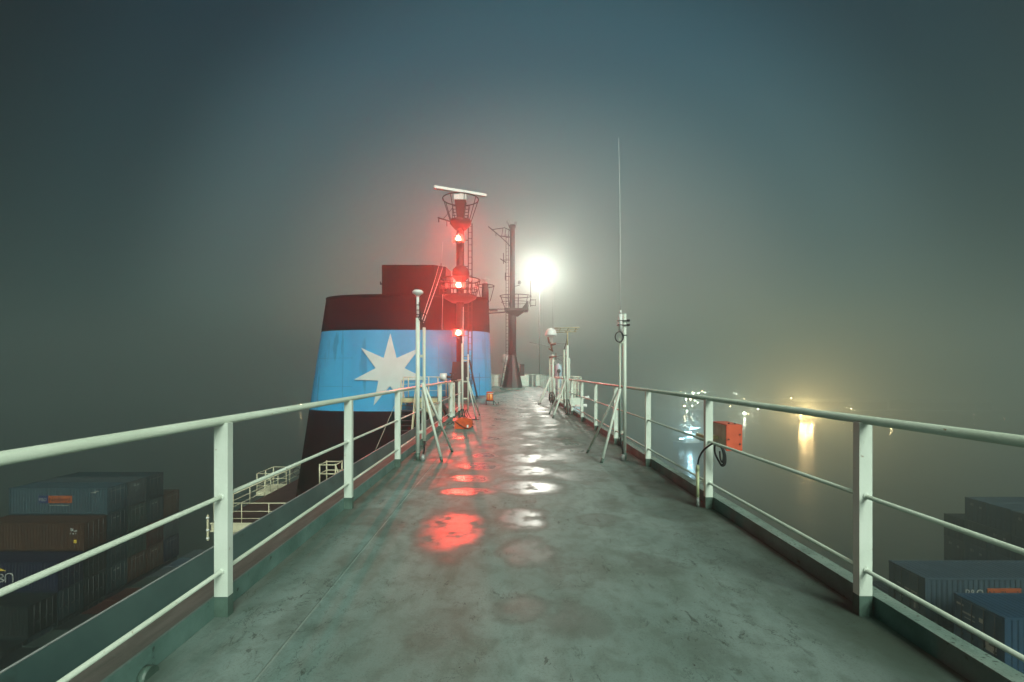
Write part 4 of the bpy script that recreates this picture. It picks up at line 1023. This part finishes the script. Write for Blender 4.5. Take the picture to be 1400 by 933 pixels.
bm = MB(); bm.tube(curve([(ax + .17, ay, .17), (ax + .26, ay - .05, .06), (ax + .30, ay - .1, .0), (ax + .34, ay + .1, .0), (ax + .36, ay, .12)], 6), .012, 5); bm.build('cable', M['rubber'], th)

# ------------------------------------------------------------------ vent pipe with black hose
px_, py_ = 1.943, 4.84
th = thing('cable_pipe', 'pale yellow-green pipe with black hose at the right rail', 'pipe', (px_, py_, 0))
bm = MB(); bm.tube([(px_, py_, .10), (px_, py_, .36)], .0155, 14); bm.tube([(px_, py_, .36), (px_, py_, .375)], .0185, 14); bm.tube([(px_, py_, .375), (px_, py_, .43)], .021, 14, r2=.015); bm.build('sleeve', M['pipe_green'], th)
bm = MB(); bm.tube([(px_, py_, 0), (px_, py_, .10)], .0165, 14); bm.build('foot', M['pipe_base'], th)
bm = MB(); bm.tube([(px_ + .012, py_, .27), (px_ + .07, py_ - .02, .265)], .008, 8); bm.build('clip', M['rail'], th)
bm = MB()
hp = [W(954, 635, 4.84), W(956, 626, 4.82), W(961, 617, 4.78), W(969, 610, 4.72), W(978, 605.5, 4.66), W(985, 609, 4.64), W(990, 617, 4.63), W(992, 627, 4.63), W(991, 635, 4.63), W(987, 637, 4.64), W(983, 631, 4.65), W(978, 621, 4.66), W(977, 612, 4.66), W(979, 606, 4.66), W(984, 608, 4.62), W(988.5, 615, 4.61), W(990.5, 625, 4.61), W(989.5, 634, 4.61), W(986, 636, 4.62)]
bm.tube(curve(hp, 8), .0095, 8)
bm.tube(curve([W(979, 607, 4.63), W(986, 612, 4.60), W(989, 622, 4.60), W(988, 632, 4.60), W(985, 628, 4.62), W(984, 617, 4.63)], 8), .0085, 8)
bm.build('hose', M['rubber'], th)
# red fronted box
th = thing('junction_box', 'red fronted grey junction box outside the right railing', 'box', (2.34, 5.05, .6))
bm = MB(); bm.box(2.272, 2.425, 4.915, 5.24, .575, .83); bm.bevel(.006); bm.build('body', M['boxgrey'], th)
bm = MB(); bm.box(2.266, 2.431, 4.895, 4.913, .568, .838); bm.bevel(.004); bm.build('door', M['redbox'], th)
bm = MB(); bm.box(2.268, 2.429, 4.915, 5.245, .832, .842); bm.build('lid', M['redbox'], th)
bm = MB()
for z in (.64, .74): bm.tube([(2.405, 4.894, z), (2.405, 4.884, z)], .008, 8)
bm.tube([(2.285, 4.894, .69), (2.285, 4.88, .69)], .007, 8); bm.tube([(2.38, 4.95, .842), (2.38, 4.95, .853)], .01, 8); bm.tube([(2.33, 4.98, .842), (2.33, 4.98, .853)], .01, 8)
bm.build('screw', M['dark'], th)
bm = MB(); bm.box(2.05, 2.272, 5.10, 5.16, .66, .70); bm.box(2.05, 2.08, 4.85, 5.16, .66, .72); bm.build('mounting_bracket', M['yellow'], th)

# ------------------------------------------------------------------ containers
CH, CW = 2.58, 2.40
def container_meshes(Lc):
    """corrugated box: long axis x from 0..Lc, width y 0..CW (front face y=0), height -CH..0"""
    # body: side walls and roof with trapezoid corrugation
    bm = MB()
    step = 0.28; n = int((Lc - .3) / step); xs = []; x = .15
    for i in range(n):
        for (dx, o_) in ((0, 0), (.07, 0), (.11, .035), (.20, .035), (.24, 0)): xs.append((x + dx, o_))
        x += step
    xs.append((Lc - .15, 0))
    def strip(fn0, fn1):
        A = [bm.bm.verts.new(fn0(x, o_)) for x, o_ in xs]; B = [bm.bm.verts.new(fn1(x, o_)) for x, o_ in xs]
        for i in range(len(xs) - 1): bm.bm.faces.new((A[i], A[i + 1], B[i + 1], B[i]))
    strip(lambda x, o_: (x, .03 + o_, -CH + .16), lambda x, o_: (x, .03 + o_, -.10))
    strip(lambda x, o_: (x, CW - .03 - o_, -CH + .16), lambda x, o_: (x, CW - .03 - o_, -.10))
    strip(lambda x, o_: (x, .06, -.03 - o_ * .6), lambda x, o_: (x, CW - .06, -.03 - o_ * .6))
    bm.box(.1, .13, .1, CW - .1, -CH + .1, -.08); bm.box(Lc - .13, Lc - .1, .1, CW - .1, -CH + .1, -.08)
    me_body = bm
    fr = MB()
    for y in (0, CW - .10):
        fr.box(0.12, Lc - .12, y, y + .10, -CH + .02, -CH + .16); fr.box(0.12, Lc - .12, y, y + .07, -.10, -.015)
    for x in (0, Lc - .12):
        for y in (0, CW - .12): fr.box(x, x + .12, y, y + .12, -CH + .12, -.12)
        fr.box(x + .01, x + .11, .12, CW - .12, -.13, -.02); fr.box(x + .01, x + .11, .12, CW - .12, -CH + .02, -CH + .16)
        for y in (-.005, CW - .155):
            for z in (-CH, -.12): fr.box(x - .005, x + .165, y, y + .16, z, z + .12)
    dr = []
    for k in range(2):
        d = MB(); y0 = .13 + k * (CW - .26) / 2; y1 = y0 + (CW - .26) / 2 - .01
        d.box(0.0, .05, y0, y1, -CH + .17, -.14)
        dr.append(d)
    lk = MB()
    for k in range(2):
        y0 = .13 + k * (CW - .26) / 2; w_ = (CW - .26) / 2
        for f in (.25, .72):
            lk.tube([(-.045, y0 + w_ * f, -CH + .1), (-.045, y0 + w_ * f, -.1)], .022, 6)
            lk.box(-.06, -.0, y0 + w_ * f - .05, y0 + w_ * f + .05, -CH + .75, -CH + .83); lk.box(-.06, 0, y0 + w_ * f - .03, y0 + w_ * f + .25, -CH + 1.0, -CH + 1.05)
    return me_body, fr, dr, lk
def mesh_of(bm, name):
    bmesh.ops.recalc_face_normals(bm.bm, faces=bm.bm.faces)
    me = bpy.data.meshes.new(name); bm.bm.to_mesh(me); bm.bm.free(); me.materials.append(M['cframe']); return me
CM = {}
for Lc in (9.6, 12.2):
    b_, f_, d_, l_ = container_meshes(Lc)
    CM[Lc] = (mesh_of(b_, 'body'), mesh_of(f_, 'frame'), [mesh_of(q, 'door') for q in d_], mesh_of(l_, 'lock_bars'))
def container(x, y, ztop, Lc, color, label, group, doors=1, frame=None):
    """x: left end (door end when doors=1). doors=-1 puts the door end to the right"""
    th = thing('shipping_container', label, 'container', (x, y, ztop), group)
    body, frm, drs, lk = CM[Lc]
    def part(name, me, mat, sub=None):
        o = bpy.data.objects.new(name, me); COL.objects.link(o); o.parent = sub or th
        o.material_slots[0].link = 'OBJECT'; o.material_slots[0].material = mat
        return o
    if doors == -1:
        th.rotation_euler = (0, 0, PI); th.location = (x + Lc, y + CW, ztop)
    part('body', body, M[color]); part('frame', frm, M[frame or color])
    for i, d in enumerate(drs):
        q = part('door', d, M[color])
        if i == 0: part('lock_bars', lk, M['lockbar'], q)
    return th
def marks(th, spots, doors):
    """small white code panels on the door end"""
    bm = MB()
    for (y, z, w_, h_) in spots: bm.box(-.006, -.001, y, y + w_, z, z + h_)
    bmesh.ops.recalc_face_normals(bm.bm, faces=bm.bm.faces)
    me = bpy.data.meshes.new('code_panel'); bm.bm.to_mesh(me); bm.bm.free(); me.materials.append(M['marking'])
    o = bpy.data.objects.new('code_panel', me); COL.objects.link(o); o.parent = th
LG = 'containers stacked left of the ship'
ordn = ['nearest', 'second', 'third', 'fourth', 'fifth', 'sixth', 'seventh', 'eighth', 'ninth']
XL = -39.3 - 9.6
Z1 = -10.0
layers = [
    (Z1, {0: 'grey-blue', 1: 'slate', 2: 'dark teal'}),
    (Z1 - 2.6, {-1: 'brown', 0: 'dark teal', 1: 'grey green', 2: 'dark teal', 3: 'brown'}),
    (Z1 - 5.2, {-2: 'navy', -1: 'black green', 0: 'dark teal', 1: 'grey green', 2: 'rust red', 3: 'slate'}),
    (Z1 - 7.8, {-3: 'black green', -2: 'dark teal', -1: 'black green', 0: 'dark teal', 1: 'brown', 2: 'brown', 3: 'navy'}),
    (Z1 - 10.4, {-4: 'black green', -3: 'dark teal', -2: 'black green', -1: 'black green'}),
    (Z1 - 13.0, {-5: 'black green', -4: 'dark teal', -3: 'black green'}),
]
tn = ['top', 'second', 'third', 'fourth', 'fifth', 'sixth']
for ti, (zt, rows) in enumerate(layers):
    ks = sorted(rows)
    for j, k in enumerate(ks):
        y = 45.7 + 2.5 * k
        cname = rows[k]
        extra = ''
        if ti == 0 and k == 0: lab = 'grey-blue container with the orange logo panel on top of the left stack'
        elif ti == 1 and k == -1: lab = 'long brown container right below the logo container, left stack'
        elif ti == 2 and k == -2: lab = 'navy container with pale lettering under the brown one'
        else: lab = '%s container, %s in the %s tier of the left stack' % (cname, ordn[j], tn[ti])
        c = container(XL, y, zt, 9.6, cname, lab, LG, doors=-1)
        if ti < 4 and k >= 0:
            if (k + ti) % 2 == 0: marks(c, [(.4, -.45, 1.6, .035)], 1)
            else: marks(c, [(1.0, -.6, .25, .12), (1.45, -.6, .25, .12)], 1)
        # writing on the long sides
        if ti == 0 and k == 0:
            # local frame is turned by 180 degrees: build in world and parent with inverse
            L0 = th = c
            def wpart(o):
                o.parent = c; o.matrix_parent_inverse = c.matrix_world.inverted()
            bpy.context.view_layer.update()
            bm = MB(); bm.box(-46.0, -45.05, y - .012, y + .028, Z1 - 1.45, Z1 - .75); o = bm.build('logo_panel', M['navy_panel']); wpart(o)
            bm = MB(); bm.box(-45.05, -42.75, y - .012, y + .028, Z1 - 1.45, Z1 - .75); o = bm.build('logo_panel', M['orange_panel']); wpart(o)
            o = text_mesh('lettering', 'P&O', .50, M['marking'], None, Vector((-45.95, y - .022, Z1 - 1.28)), FACE_Y, .78); wpart(o)
            o = text_mesh('lettering', 'Nedlloyd', .56, M['black_letter'], None, Vector((-45.0, y - .022, Z1 - 1.29)), FACE_Y, 1.02); wpart(o)
            bm = MB()
            for i in range(14): bm.box(-44.9 + i * .135, -44.9 + i * .135 + .09, y - .004, y + .028, Z1 - 1.72, Z1 - 1.66)
            for i in range(5): bm.box(-40.9 + i * .11, -40.9 + i * .11 + .07, y - .004, y + .028, Z1 - .5, Z1 - .42)
            bm.box(-40.6, -40.1, y - .004, y + .028, Z1 - .36, Z1 - .32)
            o = bm.build('code_marks', M['marking']); wpart(o)
        if ti == 1 and k == -1:
            bpy.context.view_layer.update()
            bm = MB()
            for (a_, b__, w_, h_) in ((-40.55, -.75, .28, .26), (-40.2, -.8, .25, .12), (-40.6, -1.05, .1, .14), (-40.35, -1.05, .1, .14), (-40.1, -1.03, .08, .12)): bm.box(a_, a_ + w_, y - .004, y + .028, zt + b__ - .0, zt + b__ + h_)
            o = bm.build('code_marks', M['marking']); o.parent = c; o.matrix_parent_inverse = c.matrix_world.inverted()
            bm = MB(); bm.box(-40.25, -39.98, y - .004, y + .028, zt - 1.85, zt - 1.55); o = bm.build('sticker', M['yellow_mark']); o.parent = c; o.matrix_parent_inverse = c.matrix_world.inverted()
        if ti == 2 and k == -2:
            bpy.context.view_layer.update()
            bm = MB(); bm.poly([(-44.9, y - .01, zt - .75), (-43.75, y - .01, zt - .75), (-44.3, y - .01, zt - .52), (-44.9, y - .01, zt - .55)]); o = bm.build('swoosh_mark', M['yellow_mark']); o.parent = c; o.matrix_parent_inverse = c.matrix_world.inverted()
            bm = MB(); 
            bm.tube(curve([(-43.85, y - .0, zt - 1.75), (-43.85, y, zt - 1.2), (-43.65, y, zt - 1.0), (-43.35, y, zt - 1.0), (-43.2, y, zt - 1.2), (-43.2, y, zt - 1.75)], 5), .05, 5)
            bm.tube(curve([(-44.5, y, zt - 1.15), (-44.2, y, zt - 1.05), (-44.05, y, zt - 1.25), (-44.3, y, zt - 1.4), (-44.0, y, zt - 1.6), (-44.4, y, zt - 1.75)], 5), .05, 5)
            o = bm.build('lettering', M['marking']); o.parent = c; o.matrix_parent_inverse = c.matrix_world.inverted()
# lower bay seen from above
rowsB = ['black green', 'grey green', 'black green', 'rust red', 'rust red', 'grey green', 'slate', 'steel blue', 'slate']
for k, cn in enumerate(rowsB):
    container(-37.9, 33.9 + 2.5 * k + (0 if k else -.0), -20.0 if k != 0 else -20.0, 12.2, cn, '%s container roof, %s row of the low bay beside the deck edge' % (cn, ordn[k]), 'low bay of containers', doors=-1)
# right side bays
RG = 'containers stacked right of the ship'
c1 = container(22.1, 20.9, -9.6, 12.2, 'bright blue', 'bright blue container with grey doors, nearest in the right foreground', RG)
marks(c1, [(1.35, -.75, .6, .09), (1.35, -.95, .5, .05), (.35, -1.9, .5, .42), (.95, -.8, .2, .2), (1.9, -.45, .35, .1)], 1)
c2 = container(22.1, 24.9, -9.6, 12.2, 'steel blue', 'dark blue container with marked doors, behind the bright blue one', RG)
marks(c2, [(.5, -1.1, .8, .08), (.4, -1.35, .25, .2), (.75, -1.3, .2, .15), (1.5, -1.0, .3, .04), (1.4, -1.7, .2, .1), (.6, -1.9, .1, .4)], 1)
bpy.context.view_layer.update()
bm = MB(); bm.box(25.4, 27.2, 24.885, 24.925, -10.75, -10.15); o = bm.build('logo_panel', M['orange_panel']); o.parent = c2; o.matrix_parent_inverse = c2.matrix_world.inverted()
o = text_mesh('lettering', 'P&O', .62, M['marking'], None, Vector((24.2, 24.90, -10.62)), FACE_Y, .85); o.parent = c2; o.matrix_parent_inverse = c2.matrix_world.inverted()
o = text_mesh('lettering', 'Nedlloyd', .50, M['black_letter'], None, Vector((25.45, 24.878, -10.62)), FACE_Y, .86); o.parent = c2; o.matrix_parent_inverse = c2.matrix_world.inverted()
container(22.1, 28.0, -12.2, 12.2, 'slate', 'slate grey container one tier lower behind the marked blue one', RG)
for j, (y, cn) in enumerate(((20.9, 'dark teal'), (24.9, 'slate'))):
    container(22.1, y, -12.2, 12.2, cn, '%s container under the %s blue container at right' % (cn, ('bright', 'marked')[j]), RG)
for j, (y, zt, cn) in enumerate(((46.4, -13.1, 'slate'), (48.9, -13.0, 'steel blue'), (51.4, -13.0, 'steel blue'), (54.0, -15.7, 'dark teal'))):
    for t in range(3):
        lab = '%s container in the hazy far right stack, %s tier, %s from its left edge' % (cn, tn[t], ordn[3 - j].replace('nearest', 'first'))
        cc = container(52.3, y, zt - 2.6 * t, 12.2, cn if t != 1 else ('slate' if cn != 'slate' else 'dark teal'), lab.replace(cn, cn if t != 1 else ('slate' if cn != 'slate' else 'dark teal'), 1), RG)
        if (j + t) % 2 == 0: marks(cc, [(.45, -.9, .3, .25), (1.4, -.8, .35, .3)], 1)
# stools carrying the raised stacks so nothing hangs in the air
th = thing('hatch_cover', 'dark hatch cover and lashing bridge under the container bays', 'hatch cover', (0, 40, -26.5))
for x0, x1, y0, y1, z1 in ((22.2, 34.2, 20.9, 30.3, -14.85), (52.4, 64.4, 46.5, 56.3, -21.0), (-37.8, -25.8, 33.9, 56.2, -22.62), (-48.8, -39.4, 40.7, 55.5, -20.5), (-48.8, -39.4, 33.0, 40.6, -25.7)):
    MB().box(x0, x1, y0, y1, -26.49, z1).build('hatch_block', M['hull'], th)

# ------------------------------------------------------------------ harbour: tug, shore lamps, sheds
def lamp_cluster(th, c, mat, r):
    bm = MB(); bm.lathe([(0, -r), (r * .8, -r * .6), (r, 0), (r * .8, r * .6), (0, r)], c, 10); return bm.build('lamp', mat, th)
MAm = emit('amber_lamp_glow', (1.0, .66, .26), 420)
MBl = emit('blue_white_lamp_glow', (.45, .85, 1.0), 14)
MWs = emit('small_white_lamp_glow', (.85, 1.0, .82), 110)
MYs = emit('small_yellow_lamp_glow', (1.0, .78, .38), 90)
# quay light towers: amber
for i, (x, y, d, en) in enumerate(((1101, 561, 372, 1.0), (1109, 563, 376, .8), (1095, 566, 372, .4))):
    c = W(x, y, d)
    th = thing('harbour_light_tower', ('tallest amber harbour light behind the right top rail', 'amber harbour light just right of the tallest one', 'lower amber harbour light just left of the tallest one')[i], 'light tower', (c.x, c.y, -38), 'amber harbour lights')
    bm = MB(); bm.lathe([(1.4, -38.4), (1.4, -36.5), (.28, -36.4), (.16, c.z - .8)], (c.x, c.y + 1.0, 0), 10); bm.build('pole', M['steelgrey'], th)
    lamp_cluster(th, c, MAm, .75)
    point_light('amber_bulb', c, (1.0, .66, .28), 60000 * en, .8, th)
for i, (x, y, d) in enumerate(((411, 552.5, 470),)):
    c = W(x, y, d)
    th = thing('channel_beacon', 'lone yellow beacon light low over the water at left', 'beacon', (c.x, c.y, -38))
    bm = MB(); bm.lathe([(1.2, -38.4), (1.0, -36), (.2, -35.9), (.15, c.z - .5)], (c.x, c.y + .8, 0), 10); bm.build('pole', M['steelgrey'], th)
    lamp_cluster(th, c, MYs, .55)
# small shore lights
small = [(931, 536, 1), (937, 537.5, 1), (942, 541, 2), (946, 536, 1), (948, 538, 2), (955, 538, 2), (960, 535, 1), (964, 537, 1), (938, 546, 2), (944, 546.5, 2), (950, 548, 1), (954, 551, 1), (936, 555.5, 2.2), (946, 555, 1.5), (939, 562, 1.4),
         (999, 556, 1.2), (1004, 537, 1), (1007, 539, .8), (1017, 545, 1.5), (1012, 554, .8), (1018, 565.5, 3.2), (1023, 567, 1.2), (1028, 556.5, 1.8), (1036, 559.5, 1.6), (1052, 560, .8), (1082, 544.5, 1.6), (1147, 555.5, 1), (1157, 557.5, 1.2), (1164, 559, 1.4), (1168, 561.5, 1.3), (1218, 587, 1.8), (1313, 571, .45), (1332, 574.5, .5), (1373, 580, .4)]
for i, (x, y, s) in enumerate(small):
    d = 440 if y < 563 else 400
    if x == 1218: d = 330
    d += (i * 37 % 23)
    c = W(x, y, d); c.z = max(c.z, -36.6)
    col = MYs if (x > 1060 or i % 3 == 0) else MWs
    side = 'white' if col is MWs else 'yellow'
    th = thing('shore_lamp', 'tiny %s shore lamp across the misty water' % side, 'lamp', (c.x, c.y, -36.4 if d > 430 else -38), 'tiny %s shore lamps' % side)
    zb = -38.4
    bm = MB(); bm.lathe([(.35, zb), (.14, zb + 1.2), (.10, c.z - .2)], (c.x, c.y + .6, 0), 6); bm.build('pole', M['steelgrey'], th)
    r = .36 * s ** .8
    lamp_cluster(th, c, col, r)
    if x == 1018: point_light('white_bulb', c, (1, .9, .65), 2500, .4, th)
# sheds on the far shore
for i, (x, d, w_, h_) in enumerate(((948, 478, 60, 9), (1040, 462, 70, 7), (1150, 458, 90, 8), (1300, 455, 80, 7))):
    X = (x - 697) * d / 640
    lab = ('low dark shed behind the lamp cluster left of the junction box', 'low dark shed across the water above the junction box', 'long low shed behind the amber harbour lights', 'faint low shed at the far right shore')[i]
    th = thing('harbour_shed', lab, 'shed', (X, d, -36.4))
    MB().box(X - w_ / 2, X + w_ / 2, d, d + 24, -36.39, -36.4 + h_).build('wall', M['shed'], th)
    bm = MB(); a = bm.bm
    p = [(X - w_ / 2 - 1, d - 1, -36.4 + h_), (X + w_ / 2 + 1, d - 1, -36.4 + h_), (X + w_ / 2 + 1, d + 12, -36.4 + h_ + 3), (X - w_ / 2 - 1, d + 12, -36.4 + h_ + 3), (X - w_ / 2 - 1, d + 25, -36.4 + h_), (X + w_ / 2 + 1, d + 25, -36.4 + h_)]
    vs = [a.verts.new(q) for q in p]
    for f in ((0, 1, 2, 3), (3, 2, 5, 4), (0, 3, 4), (1, 5, 2), (0, 4, 5, 1)): a.faces.new([vs[k] for k in f])
    bm.build('roof', M['shed'], th)
# tug with blue-white work lights
c = W(944, 590, 247)
tx, ty = c.x, c.y
tug = thing('tug_boat', 'tug boat with blue-white deck lights behind the right railing', 'boat', (tx, ty, -38))
bm = MB()
secs = [(-9, .6, .9), (-7, 2.6, .6), (-3, 3.2, .1), (3, 3.2, .2), (7, 2.4, .9), (9.6, .3, 1.5)]
rg = []
for (s_, hw, sh) in secs:
    rg.append([bm.bm.verts.new((tx + s_, ty + a_, z)) for a_, z in ((-hw, -36.2 + sh), (-hw * .85, -38.6), (hw * .85, -38.6), (hw, -36.2 + sh))])
for A, B in zip(rg, rg[1:]):
    for k in range(4): bm.bm.faces.new((A[k], A[(k + 1) % 4], B[(k + 1) % 4], B[k]))
bm.bm.faces.new(rg[0]); bm.bm.faces.new(rg[-1][::-1])
bm.build('hull', M['hullblack'], tug)
bm = MB(); bm.box(tx - 3.5, tx + 4, ty - 2, ty + 2, -36.1, -33.6); bm.bevel(.15); bm.box(tx - .5, tx + 3.2, ty - 1.6, ty + 1.6, -33.59, -31.4); bm.bevel(.12); bm.build('wheelhouse', M['white'], tug)
bm = MB(); bm.box(tx - .3, tx + 3.0, ty - 1.63, ty - 1.61, -32.7, -31.9); bm.build('window', M['dark'], tug)
bm = MB(); bm.tube([(tx + 1, ty, -31.4), (tx + 1, ty, -28.2)], .12, 8); bm.tube([(tx - .9, ty, -29.4), (tx + 3, ty, -29.2)], .07, 6); bm.build('mast', M['white'], tug)
for (x, y, ww) in ((949, 585.5, 2.0), (940.5, 591, 1.8), (932, 600, 1.2), (943, 598, 1.3)):
    q = W(x, y, 245.5)
    bm = MB(); bm.box(q.x - ww, q.x + ww, q.y - .15, q.y + .15, q.z - .28, q.z + .28); bm.bevel(.1, 2); bm.build('work_light', MBl, tug)
    MB().tube([(q.x, q.y + .3, q.z), (q.x * .3 + (tx + 1) * .7, ty, max(q.z - .5, -36.0))], .06, 5).build('light_bracket', M['steelgrey'], tug)
q = W(944, 588, 244.5)
point_light('work_bulb', q, (.40, .80, 1.0), 9000, .6, tug)

# ------------------------------------------------------------------ the fog itself
bm = MB(); bm.box(-900, 900, -100, 1300, -39.2, 42)
hz = bm.build('haze', M['white'])
hz['kind'] = 'stuff'
m = bpy.data.materials.new('night_fog'); m.use_nodes = True
n = m.node_tree; n.nodes.clear()
o = n.nodes.new("ShaderNodeOutputMaterial"); v = n.nodes.new("ShaderNodeVolumePrincipled")
v.inputs['Color'].default_value = (0.84, 0.93, 0.90, 1)
v.inputs['Density'].default_value = 0.0052
v.inputs['Anisotropy'].default_value = 0.80
n.links.new(v.outputs[0], o.inputs['Volume'])
hz.data.materials.clear(); hz.data.materials.append(m)
hz.display_type = 'WIRE'
